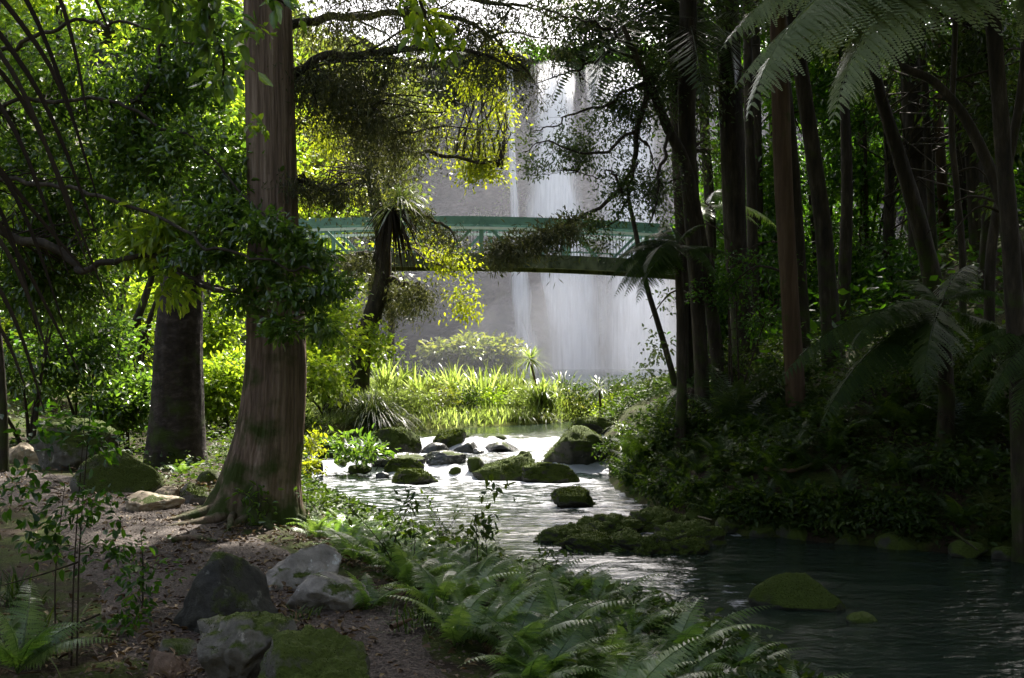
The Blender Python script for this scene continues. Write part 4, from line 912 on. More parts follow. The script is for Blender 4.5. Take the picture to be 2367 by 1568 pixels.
# ------------------------------------------------------------------ frond prototypes
def frond_arrays(L, Wm, npin, a0, a1, npl=9, pw=.5, droop=.25, tipw=.6, seed=0, gap=.1, jag=0):
    """fern frond along +X rising at a0 and ending at a1 (radians): returns MB"""
    r = np.random.default_rng(seed); mb = MB()
    K = 40; u = np.linspace(0, 1, K); ang = a0+(a1-a0)*u**1.15
    ds = L/(K-1); x = np.concatenate([[0], np.cumsum(np.cos(ang[:-1])*ds)]); z = np.concatenate([[0], np.cumsum(np.sin(ang[:-1])*ds)])
    yb = .04*L*np.sin(u*2.2+seed)*u; rp = V3(x, yb, z)
    tubes(mb, rp, .006*L**.5*(1-u*.85), 4, .25)
    t = np.linspace(gap, .995, npin); t = np.concatenate([t, t]); sd = np.repeat([-1., 1.], npin)
    n = len(t); ip = np.stack([np.interp(t, u, rp[:, k]) for k in range(3)], 1)
    tg = np.stack([np.interp(t, u, np.gradient(rp[:, k])) for k in range(3)], 1); tg = nrm(tg)
    side = nrm(np.cross(tg, np.array([0, 0, 1.])))*sd[:, None]*-1
    prof = Wm*np.minimum(1, .35+(t-gap)/.25)*np.clip((1-t)/.75, 0, 1)**.8*r.uniform(.88, 1.08, n)
    pd = nrm(side+tg*(.3+.25*t[:, None])+np.array([0, 0, -droop])*r.uniform(.6, 1.5, (n, 1)))
    nrmv = nrm(np.cross(pd, tg)*sd[:, None]); nrmv *= np.sign(nrmv[:, 2:3]+1e-6)
    tn = np.clip(.5+r.normal(size=n)*.12, 0, 1)
    if npl == 0:
        quads(mb, ip, pd, nrmv, prof, L/npin*pw*1.6, tn); return mb
    s = np.linspace(.06, 1, npl)
    pos = ip[:, None]+pd[:, None]*(prof[:, None]*s)[..., None]
    pos[..., 2] -= (prof[:, None]*droop*.5*s**2)
    back = nrm(np.cross(nrmv, pd))
    pl = prof[:, None]*.2*pw/.5*(1-s**1.6*.85)
    for e in (-1., 1.):
        ax = back[:, None]*e+pd[:, None]*.55
        ax = ax+np.array([0, 0, -.1])+r.normal(size=(n, npl, 3))*.06
        nv = np.broadcast_to(nrmv[:, None], ax.shape)
        quads(mb, pos.reshape(-1, 3), ax.reshape(-1, 3), nv.reshape(-1, 3), pl.ravel(), (prof[:, None]/npl*1.35+0*s).ravel(), np.repeat(tn, npl))
    # pinna midribs as a thin strip
    quads(mb, ip, pd, nrmv, prof, .012*L*.5, tn*.6)
    return mb
def fern_proto(meshes, n, name, label, cat, mat_unused, seed, rise=(.2, .75), sc=(.75, 1.1), arc=TAU, a_off=0):
    r = np.random.default_rng(seed)
    root = empty(name, (0, 0, 0), label, cat)
    for k in range(n):
        o = bpy.data.objects.new('frond', meshes[k % len(meshes)]); COL.objects.link(o); o.parent = root
        s = r.uniform(*sc); o.scale = (s, s, s)
        o.rotation_euler = (r.normal()*.2, -r.uniform(*rise)*.5, a_off+k/n*arc+r.normal()*.25)
    return root
FM = [frond_arrays(.75, .15, 24, 1.0, -.5, 9, seed=1).build('frond', M['fern'], mesh_only=True), frond_arrays(.8, .14, 26, .8, -.35, 9, seed=2, droop=.35).build('frond', M['fern'], mesh_only=True),
      frond_arrays(.65, .16, 22, 1.15, -.1, 9, seed=3).build('frond', M['fern'], mesh_only=True)]
FT = [frond_arrays(2.6, .52, 46, .45, -.75, 18, pw=.7, seed=5, droop=.55).build('frond', M['treefern'], mesh_only=True), frond_arrays(2.7, .55, 46, .3, -.6, 18, pw=.7, seed=6, droop=.5).build('frond', M['treefern'], mesh_only=True)]
FD = [frond_arrays(1.7, .27, 34, .5, -.75, 11, seed=7, droop=.4).build('frond', M['fern'], mesh_only=True), frond_arrays(1.6, .28, 32, .35, -.55, 11, seed=8, droop=.45).build('frond', M['fern'], mesh_only=True)]
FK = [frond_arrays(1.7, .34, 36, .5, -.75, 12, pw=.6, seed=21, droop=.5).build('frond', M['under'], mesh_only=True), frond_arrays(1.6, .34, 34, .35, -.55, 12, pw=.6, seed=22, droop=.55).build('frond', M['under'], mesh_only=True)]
FP = [frond_arrays(2.6, .62, 60, .9, -.45, 0, pw=.42, seed=9, droop=.45).build('frond', M['palm'], mesh_only=True), frond_arrays(2.4, .6, 56, .5, -.6, 0, pw=.42, seed=10, droop=.5).build('frond', M['palm'], mesh_only=True)]
FPs = [frond_arrays(1.3, .42, 34, 1.25, .1, 0, pw=.42, seed=12, droop=.2).build('frond', M['palm'], mesh_only=True)]

def put_frond(root, mesh, base_w, tip_w, L0, roll=0, rise=.12):
    """aim a frond mesh from its base towards a tip point"""
    o = bpy.data.objects.new('frond', mesh); COL.objects.link(o); o.parent = root
    b = np.array(base_w); d = np.array(tip_w)-b; ln = np.linalg.norm(d); s = ln/L0
    o.location = [float(c) for c in b-np.array(root.location)]
    o.scale = (s, s, s)
    az = math.atan2(d[1], d[0]); el = math.asin(d[2]/ln)
    o.rotation_euler = (roll, -el, az); return o
def mesh_tip(me):
    n = len(me.vertices); co = np.zeros(n*3, np.float32); me.vertices.foreach_get('co', co); co = co.reshape(-1, 3); return co[co[:, 0].argmax()]
def aim(root, mesh, base_w, tip_w, roll=0):
    t = mesh_tip(mesh); l0 = float(np.linalg.norm(t)); e0 = math.atan2(t[2], t[0])
    o = put_frond(root, mesh, base_w, tip_w, l0, roll); o.rotation_euler[1] += e0; return o

# tree ferns on the right
def tree_fern(label, base, crown, tips, meshes, seed, skirt=0, r0=.09):
    root = empty('tree_fern', base, label, 'tree fern')
    b = np.array(base, float); c = np.array(crown, float)
    mb = MB(); trunk(mb, np.array([[*(b-[0, 0, .2]), r0*1.2], [*(b*.6+c*.4+[.05, 0, 0]), r0], [*(c-[0, 0, .05]), r0*.8]]), 16, 50, .12, seed, .15, fine=10); mb.build('trunk', M['bark_forest'], root)
    for k, t in enumerate(tips): aim(root, meshes[k % len(meshes)], c+np.array([0, 0, .02*k % .1]), t, rng.normal()*.15)
    return root
c = P(2290, -40, 11.0)
tree_fern('tall tree fern at top right with huge pale fronds reaching toward the falls', on(c[0]+.6, 11.6), c, [P(1652, 120, 9.8), P(1658, 228, 9.4), P(1690, 292, 9.0), P(1700, -20, 11), P(1900, 300, 9.2), P(2700, 200, 11), P(2600, 0, 13.5), P(1900, -120, 12)], FT, 3)
c = P(2175, 715, 13.2)
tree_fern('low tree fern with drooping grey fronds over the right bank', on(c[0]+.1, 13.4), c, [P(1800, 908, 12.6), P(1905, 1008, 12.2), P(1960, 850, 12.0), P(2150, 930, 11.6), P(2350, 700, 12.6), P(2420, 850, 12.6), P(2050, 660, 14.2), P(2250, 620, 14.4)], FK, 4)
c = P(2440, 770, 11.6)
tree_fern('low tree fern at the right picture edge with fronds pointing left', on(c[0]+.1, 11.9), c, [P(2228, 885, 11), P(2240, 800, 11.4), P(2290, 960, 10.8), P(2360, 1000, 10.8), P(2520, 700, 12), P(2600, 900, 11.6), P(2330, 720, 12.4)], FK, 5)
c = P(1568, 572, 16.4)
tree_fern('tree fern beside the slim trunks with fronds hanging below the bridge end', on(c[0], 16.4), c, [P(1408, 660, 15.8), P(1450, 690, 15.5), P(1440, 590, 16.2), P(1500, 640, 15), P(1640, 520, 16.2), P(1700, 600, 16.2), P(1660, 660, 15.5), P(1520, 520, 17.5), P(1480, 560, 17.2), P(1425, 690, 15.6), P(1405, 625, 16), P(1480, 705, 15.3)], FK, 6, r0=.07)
c = P(1600, 905, 18.8)
tree_fern('small tree fern low on the right bank before the bright clearing', on(c[0], 18.8), c+np.array([0, 0, .05]), [P(1475, 888, 18.4), P(1480, 935, 18), P(1530, 965, 17.6), P(1560, 860, 19.4), P(1690, 900, 18.8), P(1640, 960, 17.8), P(1640, 850, 19.4)], FD, 7, r0=.06)
c = P(1640, 480, 20.5)
tree_fern('tree fern in the gap between the slim and thick right hand trunks', on(c[0], 20.5), c, [P(1560, 540, 20), P(1600, 570, 19.5), P(1700, 520, 20), P(1760, 530, 20), P(1820, 560, 20.5), P(1580, 470, 21), P(1690, 450, 21.5)], FD, 8, r0=.07)
# nikau palm
c = P(1580, 70, 18.6); root = empty('feather_palm', on(2.9, 19.4), 'tall palm with dark feathery fronds spread before the sky gap', 'palm')
b = np.array(root.location); mb = MB(); trunk(mb, np.array([[*(b-[0, 0, .2]), .1], [*(b*.5+c*.5), .075], [*c, .08]]), 18, 70, .02, 3, .2, fine=3); mb.build('trunk', M['bark_forest'], root)
for k, t in enumerate([(1285, 150, 16.6), (1262, 30, 17), (1330, 225, 16), (1330, -60, 17.2), (1430, 240, 15.4), (1420, -120, 17.4), (1700, 200, 16.4), (1780, 60, 17.4), (1800, -60, 17.4), (1640, 240, 15.6), (1550, -150, 15.4)]):
    aim(root, FP[k % 2], c, P(*t), rng.normal()*.2)
# young palms on the right bank
for k, (px, py, sc, lab) in enumerate([(1690, 1005, 1.0, 'young spiky palm clump at the feet of the right hand trunks'), (2235, 1040, .85, 'young palm with arching fronds low on the dark right bank')]):
    h_ = hit(px, py, False); r_ = fern_proto(FPs, 11 if k == 0 else 8, 'young_palm', lab, 'palm', None, 30+k, (.0, .9), (.7, 1.05)); r_.location = h_; r_.scale = (sc,)*3
# dead skirt below first trunk
h_ = hit(1600, 1010, False); r_ = empty('dead_fern_skirt', h_, 'pale brown dead fronds hanging beside the young spiky palm', 'plant'); mb = MB(); rosette(mb, h_+np.array([0, 0, .75]), 70, .75, .03, .75, -1.2, .1); mb.build('dead_leaves', M['deadpalm'], r_)

# ------------------------------------------------------------------ fern bed in the foreground
FMD = frond_arrays(.6, .11, 22, .5, -1.0, 8, seed=14, droop=.6).build('frond', M['litter'], mesh_only=True)
protos = [fern_proto(FM, n, 'fern', 'lacy green fern growing in the thick fern bed on the near stream bank', 'fern', None, 50+n, (.0, .9)) for n in (7, 8, 9)]
for p_ in protos:
    for a_ in (1.1, 3.9): o = bpy.data.objects.new('frond', FMD); COL.objects.link(o); o.parent = p_; o.rotation_euler = (.2, .25, a_); o['label'] = 'withered brown frond'
for p_ in protos: p_['group'] = 'ferns of the near bank'
HERO = [(1290, 1500, .95, 'fern with silvery fronds just left of the bottom right pool edge'), (1560, 1560, 1.0, 'large pale fern at the bottom edge beside the dark pool'), (1690, 1600, .9, 'bright green fern cut by the bottom edge beside the dark pool'), (1050, 1500, .7, 'small blue green fern spreading onto the gravel path'), (850, 1420, .55, 'small fern right beside the smooth pale rock'), (1400, 1400, 1.0, 'fern with one long arching frond reaching over the pool')]
spots = [(*h, l) for *h, l in []]
FERNS = []
k = 0
for (px, py, s, lab) in HERO:
    FERNS.append((hit(px, min(py, 1566) if py < 1567 else py, False), s, lab))
tries = 0
while len(FERNS) < 200 and tries < 16000:
    tries += 1
    y = rng.uniform(5.4, 14.5); xl = np.interp(y, LB[:, 1], LB[:, 0]); xp = np.interp(y, PC[:, 1], PC[:, 0]); x = rng.uniform(xp+.9, xl+.05)
    pd = segd(np.array([x, y]), PC)
    if pd < 1.05 or x < -3.4 or np.hypot(x+2.3, y-10.5) < .75: continue
    if any(np.hypot(x-f_[0][0], y-f_[0][1]) < .2 for f_ in FERNS): continue
    b = on(x, y); px = x/y*F+W/2; lim = np.interp(px, [600, 700, 800, 900, 1000, 1150, 1300, 1450, 1600, 1750, 1900], [1300, 1150, 1165, 1200, 1235, 1250, 1265, 1290, 1400, 1480, 1560])
    if px < np.interp(y, [5.4, 6.5, 7.5, 8.5, 10], [1130, 1000, 880, 800, 690]): continue
    hmax = CZ+(HOR-lim)/F*y-b[2]; s = min(rng.uniform(.45, .95), hmax/.6)
    if s < .28: continue
    FERNS.append((b, s, None))
for i, (b, s, lab) in enumerate(FERNS):
    pr = protos[i % 3]; o = pr if i < 3 else copy_tree(pr)
    o.location = [float(c) for c in b]; o.rotation_euler = (rng.normal()*.1, rng.normal()*.1, rng.random()*TAU); o.scale = (s, s, s*rng.uniform(.8, 1.1))
    if i < len(HERO): o['label'] = lab; 
    else: o['label'] = 'lacy green fern growing in the thick fern bed on the near stream bank'
# right bank ferns
FMR = []
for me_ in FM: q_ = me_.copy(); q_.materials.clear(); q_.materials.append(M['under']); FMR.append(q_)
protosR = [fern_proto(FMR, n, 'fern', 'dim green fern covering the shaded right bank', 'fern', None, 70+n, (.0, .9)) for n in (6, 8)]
RBF = []
while len(RBF) < 120:
    y = rng.uniform(11.5, 19.5); xr = np.interp(y, RB[:, 1], RB[:, 0]); x = xr+abs(rng.normal())*1.2+.1
    if any(np.hypot(x-b[0], y-b[1]) < .28 for b in RBF): continue
    RBF.append(on(x, y))
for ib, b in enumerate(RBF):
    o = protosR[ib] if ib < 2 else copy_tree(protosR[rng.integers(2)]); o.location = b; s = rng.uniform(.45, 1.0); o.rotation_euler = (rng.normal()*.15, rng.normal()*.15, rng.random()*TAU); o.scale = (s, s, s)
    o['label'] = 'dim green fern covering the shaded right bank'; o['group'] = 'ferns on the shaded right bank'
# left ferns near the path
for k, (px, py, s, lab) in enumerate([(205, 850, 1.7, 'large blue green fern in the shade behind the mossy slab'), (420, 1100, .5, 'small fan fern at the foot of the stout dark trunk'), (110, 930, 1.4, 'broad fern left of the mossy slab in deep shade'), (40, 1600, .8, 'grey green fern in the bottom left corner'), (290, 990, 1.1, 'fern behind the long mossy boulder')]):
    o = copy_tree(protos[k % 3]); o.location = hit(px, min(py, 1562), False); o.scale = (s,)*3; o['label'] = lab; del o['group']

# ------------------------------------------------------------------ undergrowth (stuff) and plants
def scatter_cover(n, fx, L, spread_z=.25, mb=None, tb=.5, simple=False):
    pts = []
    while len(pts) < n:
        a = fx(n)
        pts += list(a)
    pts = np.array(pts[:n]); z = Hf(pts[:, 0], pts[:, 1]); p = V3(pts[:, 0], pts[:, 1], z+rng.random(n)**1.5*spread_z+.01)
    ax = rng.normal(size=(n, 3))*np.array([1, 1, .35])+[0, 0, .15]; nr = rng.normal(size=(n, 3))*.5+[0, 0, .8]
    LL = L*rng.uniform(.5, 1.3, n); t = np.clip(tb+.3*fbm(p*.8, 2, 7)+rng.normal(size=n)*.2, 0, 1)
    (quads if simple else leaves)(mb, p, ax, nr, LL, LL*.5, t)
def fr(n):
    y = rng.uniform(9, 26, n); xr = np.interp(y, RB[:, 1], RB[:, 0]); x = xr+.05+abs(rng.normal(size=n))*3.0
    m = fbm(V3(x*.9, y*.9, 0), 2, 77) > -.25; return np.stack([x, y], 1)[m]
mb = MB(); scatter_cover(30000, fr, .09, .32, mb); tag(mb.build('undergrowth', M['under']), kind='stuff', label='low leafy ground cover over the shaded right bank')
def fl(n):
    y = rng.uniform(5, 22, n); xl = np.interp(y, LB[:, 1], LB[:, 0]); x = np.where(rng.random(n) < .5, xl-abs(rng.normal(size=n))*.7, rng.uniform(-12, -2, n)); x = np.where(y < 13, np.where(rng.random(n) < .55, xl-abs(rng.normal(size=n))*.6, x), x)
    q_ = np.stack([x, y], 1); m = (segd(q_, PC) > 1.15+.3*rng.random(n)) & (x < xl+.1) & (np.hypot(x+2.3, y-10.5) > .9) & (fbm(V3(x*.9, y*.9, 0), 2, 78) > -.2); return q_[m]
mb = MB(); scatter_cover(22000, fl, .075, .26, mb); tag(mb.build('undergrowth', M['under']), kind='stuff', label='low leafy ground cover along the left bank and behind the path')
def fs(n):
    x = np.where(rng.random(n) < .6, rng.uniform(4, 32, n), rng.uniform(-30, -6, n)); y = rng.uniform(15, 58, n); q_ = np.stack([x, y], 1)
    m = (segd(q_, PC) > 1.5) & ~inside(q_) & ((x > 0) | (y > 17)) & ((x < 0) | (np.minimum(segd(q_, RB), segd(q_, LB)) > 2.5)) & ((x > -14) | (y < 44)); return q_[m]
mb = MB(); scatter_cover(36000, fs, .2, .9, mb, simple=True); tag(mb.build('undergrowth', M['dim']), kind='stuff', label='leafy undergrowth covering the forest slopes on both sides')
# leaf litter and gravel
def fp(n):
    y = 4.5+rng.random(n)**1.3*13; xp = np.interp(y, PC[:, 1], PC[:, 0]); x = xp+rng.normal(size=n)*1.1-.3*(y > 6); return np.stack([x, y], 1)
mb = MB(); n = 2600; a = fp(n); p = V3(a[:, 0], a[:, 1], Hf(a[:, 0], a[:, 1])+.034); leaves(mb, p, rng.normal(size=(n, 3))*[1, 1, .12], rng.normal(size=(n, 3))*.25+[0, 0, 1], .045*rng.uniform(.5, 1.4, n), .02*rng.uniform(.6, 1.3, n), rng.random(n), .3)
tag(mb.build('leaf_litter', M['litter']), kind='stuff', label='dead brown leaves scattered on the path')
mb = MB(); n = 9000; a = np.stack([np.interp(y_ := 4.6+rng.random(n)**1.6*8, PC[:, 1], PC[:, 0])+rng.normal(size=n)*.55, y_], 1)
p = V3(a[:, 0], a[:, 1], Hf(a[:, 0], a[:, 1])+.03); oc = np.array([(1, 0, 0), (0, 1, 0), (-1, 0, 0), (0, -1, 0), (0, 0, .7)], float)
v = p[:, None]+oc[None]*(rng.uniform(.005, .014, n)[:, None, None])+rng.normal(size=(n, 5, 3))*.002
mb.add(v, (np.arange(n)[:, None, None]*5+np.array([[0, 1, 4], [1, 2, 4], [2, 3, 4], [3, 0, 4]])).reshape(-1, 3)); tag(mb.build('gravel', plainmat('gravel_stone', (.03, .02, .015), (.1, .07, .052), 30, .8)), kind='stuff', label='fine gravel on the path')

n = 2600; ci = rng.integers(0, 7, n); C_ = np.array([(-1.75, 6.4, .75), (-1.45, 5.9, .6), (-2.0, 8.6, .8), (-1.2, 7.6, .7), (-3.8, 12, .8), (-5.2, 13.6, 1.2), (-2.3, 10.2, 1.1)])[ci]
an = rng.random(n)*TAU; a = C_[:, :2]+np.stack([np.cos(an), np.sin(an)], 1)*(C_[:, 2]*rng.uniform(.5, 1.25, n))[:, None]
mb = MB(); p = V3(a[:, 0], a[:, 1], Hf(a[:, 0], a[:, 1])+.03+rng.random(n)*.03); leaves(mb, p, rng.normal(size=(n, 3))*[1, 1, .3], rng.normal(size=(n, 3))*.4+[0, 0, 1], .05*rng.uniform(.5, 1.4, n), .024*rng.uniform(.6, 1.3, n), rng.random(n), .3)
tag(mb.build('leaf_litter', M['litter']), kind='stuff', label='dead leaves banked around the rocks and the trunk foot')

# grass in the clearing
def fg(n):
    y = rng.uniform(22.8, 36, n); x = rng.uniform(-7, 2.6, n); q_ = np.stack([x, y], 1); xl = np.interp(y, LB[:, 1], LB[:, 0]); return q_[(x < xl-.05)]
a = np.concatenate([fg(26000), fg(14000)]); n = len(a); z = Hf(a[:, 0], a[:, 1])
hgt = .22+.35*sstep(23.5, 27, a[:, 1])*(.5+.5*fbm(V3(a[:, 0]*.8, a[:, 1]*.8, 0), 2, 91))*(a[:, 0] < 1.4)
d = rng.normal(size=(n, 3))*.45; d[:, 2] = 1
mb = MB(); blades(mb, V3(a[:, 0], a[:, 1], z-.02), d, hgt*rng.uniform(.6, 1.5, n), .022, .3, np.clip(.5+.4*fbm(V3(a[:, 0]*.9, a[:, 1]*.9, 0), 3, 92)+rng.normal(size=n)*.15, 0, 1), 3)
tag(mb.build('grass', M['grass']), kind='stuff', label='sunlit yellow green grass covering the clearing before the falls')
# right sunlit strip beyond the bank
a = np.stack([rng.uniform(2, 8, 9000), rng.uniform(26, 40, 9000)], 1); a = a[~inside(a)]; n = len(a); d = rng.normal(size=(n, 3))*.5; d[:, 2] = 1
mb = MB(); blades(mb, V3(a[:, 0], a[:, 1], Hf(a[:, 0], a[:, 1])-.02), d, rng.uniform(.15, .4, n), .022, .3, rng.random(n), 3); tag(mb.build('grass', M['grass']), kind='stuff', label='sunlit grass beyond the stream at the right')

def tussock(px, py, L, n, lab, mat='tussock', w=.02, Yf=None, bend=.75, lo=.3, hi=1.4, group=None, name='grass_tussock', cat='grass clump'):
    b = hit(px, py, False) if Yf is None else np.array([PX(px, Yf), Yf, float(Hf(PX(px, Yf), Yf))])
    mb = MB(); a = rng.random(n)*TAU; e = rng.uniform(lo, hi, n); d = np.stack([np.cos(a)*np.cos(e), np.sin(a)*np.cos(e), np.sin(e)], 1)
    blades(mb, b+np.stack([rng.normal(size=n)*.08, rng.normal(size=n)*.08, 0*a], 1), d, L*rng.uniform(.6, 1.15, n), w, bend*rng.uniform(.7, 1.2, n), np.clip(.5+rng.normal(size=n)*.22, 0, 1), 6)
    return tag(mb.build(name, M[mat], None, tuple(b)), lab, cat, group)
tussock(860, 985, 1.45, 620, 'huge silvery grass tussock overhanging the left bank of the stream', w=.024, Yf=23.2, lo=.5)
tussock(800, 960, 1.4, 420, 'grass tussock behind and left of the huge silvery one', w=.024, Yf=24.3, lo=.5)
tussock(745, 990, .9, 260, 'spiky bright grass tussock next to the big trunk at the stream', 'grass', .022, Yf=21.3)
tussock(905, 905, 1.0, 200, 'upright grass tuft above the huge silvery tussock', 'grass', .022, Yf=25.5)
for k, (px, py, L, n, lab) in enumerate([(1480, 1040, .6, 150, 'arching grass clump on the right bank above the large mossy boulder'), (1440, 1000, .55, 130, 'smaller grass clump on the right bank nearest the clearing'), (1725, 1060, .55, 140, 'grass clump below the young spiky palm'), (2080, 1090, .6, 120, 'pale grass clump on the dark right bank below the drooping fern'), (2210, 1120, .6, 120, 'hanging grass clump near the far right of the bank'), (1590, 1060, .5, 110, 'low grass clump on the right bank below the dead fronds'), (1960, 1060, .5, 100, 'thin grass clump on the right bank below the tilted trunk')]):
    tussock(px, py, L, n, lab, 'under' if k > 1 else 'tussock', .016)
for k, (px, py, L, n, lab) in enumerate([(985, 1440, .3, 70, 'short upright grass tuft where the fern bed meets the path'), (700, 1440, .2, 50, 'tiny grass tuft at the foot of the smooth pale rock'), (60, 1520, .5, 90, 'long bladed grass clump in the bottom left corner'), (30, 1400, .45, 80, 'long bladed grass clump at the left edge by the path'), (960, 1465, .25, 40, 'second short grass tuft at the path edge')]):
    tussock(px, py, L, n, lab, 'under', .011, bend=.45)
# flax clumps along the clearing
for k in range(14):
    px = [930, 965, 1050, 1095, 1120, 1150, 1185, 1250, 1270, 1300, 1010, 1075, 1205, 890][k]; Yk = 27.3+rng.uniform(-.9, 2.6)
    tussock(px, 0, rng.uniform(1.15, 1.8), 56, 'upright sunlit flax clump in the row along the top of the clearing', 'grass' if k % 3 else 'tussock', .05, Yf=Yk, bend=.2+.4*rng.random(), lo=.8, hi=1.5, group='flax clumps along the clearing', name='flax_clump', cat='flax')
for k in range(16):
    px, Yk = rng.uniform(900, 1400), rng.uniform(24.6, 27.2); x = PX(px, Yk)
    if inside(np.array([x, Yk])): continue
    tussock(px, 0, rng.uniform(.4, .8), 90, 'arching sunlit sedge clump among the bushes of the clearing', ['tussock', 'grass', 'pale', 'grass'][k % 4], .018, Yf=Yk, bend=.8, lo=.4, group='sedge clumps in the clearing')
cabbage('cabbage_tree', 'small cabbage tree with spiky round head and brown skirt in the clearing', on(PX(1250, 26.6), 26.6), 1.25, .55, 170, .022, True, lean=(-.25, 0), tuft2=np.array([.02, 0, .5]), mat='grass')
cabbage('cabbage_tree', 'slim young cabbage tree at the right end of the clearing', on(PX(1385, 26.4), 26.4), .85, .5, 90, .02, False, mat='tussock')
# low bright shrubs in the clearing
def shrub(lab, blobs, n, per, L, mat, base=None, group=None, spread=.1, name='shrub', cat='shrub', simple=False, cut=None, up=.8, Wr=.5, droop=.2, stems=4):
    b0 = np.array(blobs[0]); bs = base if base is not None else np.array([b0[0], b0[1], float(Hf(b0[0], b0[1]))])
    r_ = empty(name, bs, lab, cat, group)
    mb = MB(); cc = foliage(mb, blobs, n, per, spread, L, Wr, droop, .6, up=up, simple=simple, ret=True, noise_cut=cut); mb.build('foliage', M[mat], r_)
    mb = MB(); ks = []
    for j in range(stems):
        t_ = cc[rng.integers(len(cc))]; s_ = bs+np.array([rng.normal()*.06, rng.normal()*.06, -.05]); ks.append(spline([s_, s_*.6+t_*.4+np.array([0, 0, .1]), t_], 12))
    K = np.array(ks); tubes(mb, K, np.linspace(.03, .008, 12)[None].repeat(stems, 0)*max(.5, np.linalg.norm(b0[3:6])/1.2), 6)
    twigs(mb, K.reshape(-1, 3), cc, .008, .4, sides=3); mb.build('stems', M['twig'], r_)
    return r_
for k in range(12):
    px, Yk = [(960, 24.6), (1020, 25.2), (1075, 25.6), (1130, 26), (1190, 26.4), (1315, 27.4), (1345, 27.8), (1400, 27), (905, 24.5), (990, 26.4), (1110, 27.2), (1430, 26.5)][k]
    x = PX(px, Yk); g_ = float(Hf(x, Yk))
    shrub('low sunlit bush among grass in the clearing before the falls', [[x, Yk, g_+.25, .42, .4, .3], [x+.2, Yk+.2, g_+.4, .3, .3, .25]], 90, 8, .07, ['grass', 'pale', 'under', 'lit'][k % 4], group='low bushes in the clearing', spread=.08, stems=3)
shrub('lush yellow leaved bush behind the big trunk by the stream', [pblob(760, 760, 24, 70, 130, .8), pblob(740, 870, 22.5, 60, 70, .6), pblob(870, 800, 26.5, 40, 50, .5)], 380, 9, .13, 'lit', spread=.16)
shrub('small yellow leaved plant on the rocks right of the big trunk', [pblob(722, 1030, 18, 26, 50, .25), pblob(720, 1080, 17, 20, 40, .2)], 60, 6, .08, 'yellow', spread=.06)
shrub('dark leaved plant growing on rocks at the left end of the cascade', [pblob(850, 1040, 19.5, 55, 35, .3), pblob(790, 1035, 19.6, 35, 40, .25)], 70, 7, .13, 'broad', spread=.08, Wr=.4)
shrub('rounded pale green bush in the mist at the foot of the cliff', [pblob(1095, 812, 70, 95, 30, 2), pblob(1160, 818, 70, 50, 26, 2), pblob(1020, 815, 70, 40, 20, 1.5)], 700, 8, .35, 'pale', base=P(1095, 850, 70), spread=.4, stems=3)

# right mid shrubs
for px, py, w_, lab in ((1480, 1105, 70, 'leafy plant hanging over the right bank just above the lone midstream rock'), (1545, 1150, 80, 'leafy plant on the right bank where the rocky spit begins'), (1625, 1165, 80, 'leafy plant on the right bank behind the rocky spit'), (1740, 1190, 90, 'leafy plant on the low right bank left of the mossy log'), (1890, 1200, 100, 'leafy plant on the low right bank below the mossy log'), (2060, 1215, 100, 'leafy plant on the low right bank in deep shade near the edge'), (1440, 1060, 60, 'leafy plant on the right bank beside the sloping mossy rock')):
    h_ = hit(px, py, False); Y_ = h_[1]; rr_ = S(w_, Y_)
    shrub(lab, [[h_[0], Y_, h_[2]+.14, rr_, .35, .2], [h_[0]+rr_*.4, Y_-.2, h_[2]+.02, rr_*.8, .3, .15]], 170, 8, .075, 'under', base=h_, spread=.07, stems=3)
shrub('leafy bush low on the right bank in front of the slim trunks', [pblob(1590, 965, 16.8, 60, 45, .5), pblob(1540, 1000, 16.6, 45, 35, .4), pblob(1650, 990, 16.4, 50, 40, .4)], 260, 8, .07, 'under', spread=.08)
shrub('sunlit bush at the right end of the clearing beyond the stream', [pblob(1440, 905, 31, 40, 22, .6), pblob(1500, 900, 32, 45, 25, .6)], 160, 8, .1, 'grass', spread=.12)
shrub('twiggy leafy bush between the cabbage tree and the right bank', [pblob(1420, 900, 27, 40, 40, .4), pblob(1340, 905, 27, 45, 28, .4)], 130, 8, .08, 'small', spread=.12)
shrub('fresh green small leaved shrub in front of the thickest right hand trunk', [pblob(1690, 660, 17, 90, 80, .6), pblob(1770, 620, 17.3, 70, 50, .5), pblob(1640, 720, 16.8, 60, 50, .5), pblob(1740, 740, 17, 80, 60, .5)], 420, 8, .065, 'dim', spread=.07, cut=(1.6, -.2))
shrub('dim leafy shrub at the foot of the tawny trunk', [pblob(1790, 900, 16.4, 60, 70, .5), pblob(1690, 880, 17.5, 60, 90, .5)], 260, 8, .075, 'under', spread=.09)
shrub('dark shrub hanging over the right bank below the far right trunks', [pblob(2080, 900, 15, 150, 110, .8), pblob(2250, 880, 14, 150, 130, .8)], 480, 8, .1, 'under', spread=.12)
DIMT = [(1790, 430, 25, 55, 190, 1.2), (1990, 330, 26, 90, 130, 1.6), (1990, 560, 25, 100, 140, 1.5), (2060, 700, 22, 110, 120, 1.2), (1880, 700, 24, 70, 130, 1.0), (2230, 560, 26, 90, 160, 1.5), (2330, 600, 22, 90, 170, 1.4), (2330, 330, 24, 90, 150, 1.4), (2200, 330, 28, 110, 150, 1.5), (1690, 450, 28, 60, 220, 1.2), (1900, 150, 27, 130, 110, 1.6), (2150, 120, 27, 140, 110, 1.6), (1790, 680, 27, 60, 150, 1.2), (1650, 720, 26, 50, 130, 1.0), (2320, 130, 22, 120, 120, 1.4)]
for a in range(18): DIMT.append((1640+rng.random()*900, rng.uniform(-20, 700), rng.uniform(26, 38), rng.uniform(70, 120), rng.uniform(80, 140), 1.5))
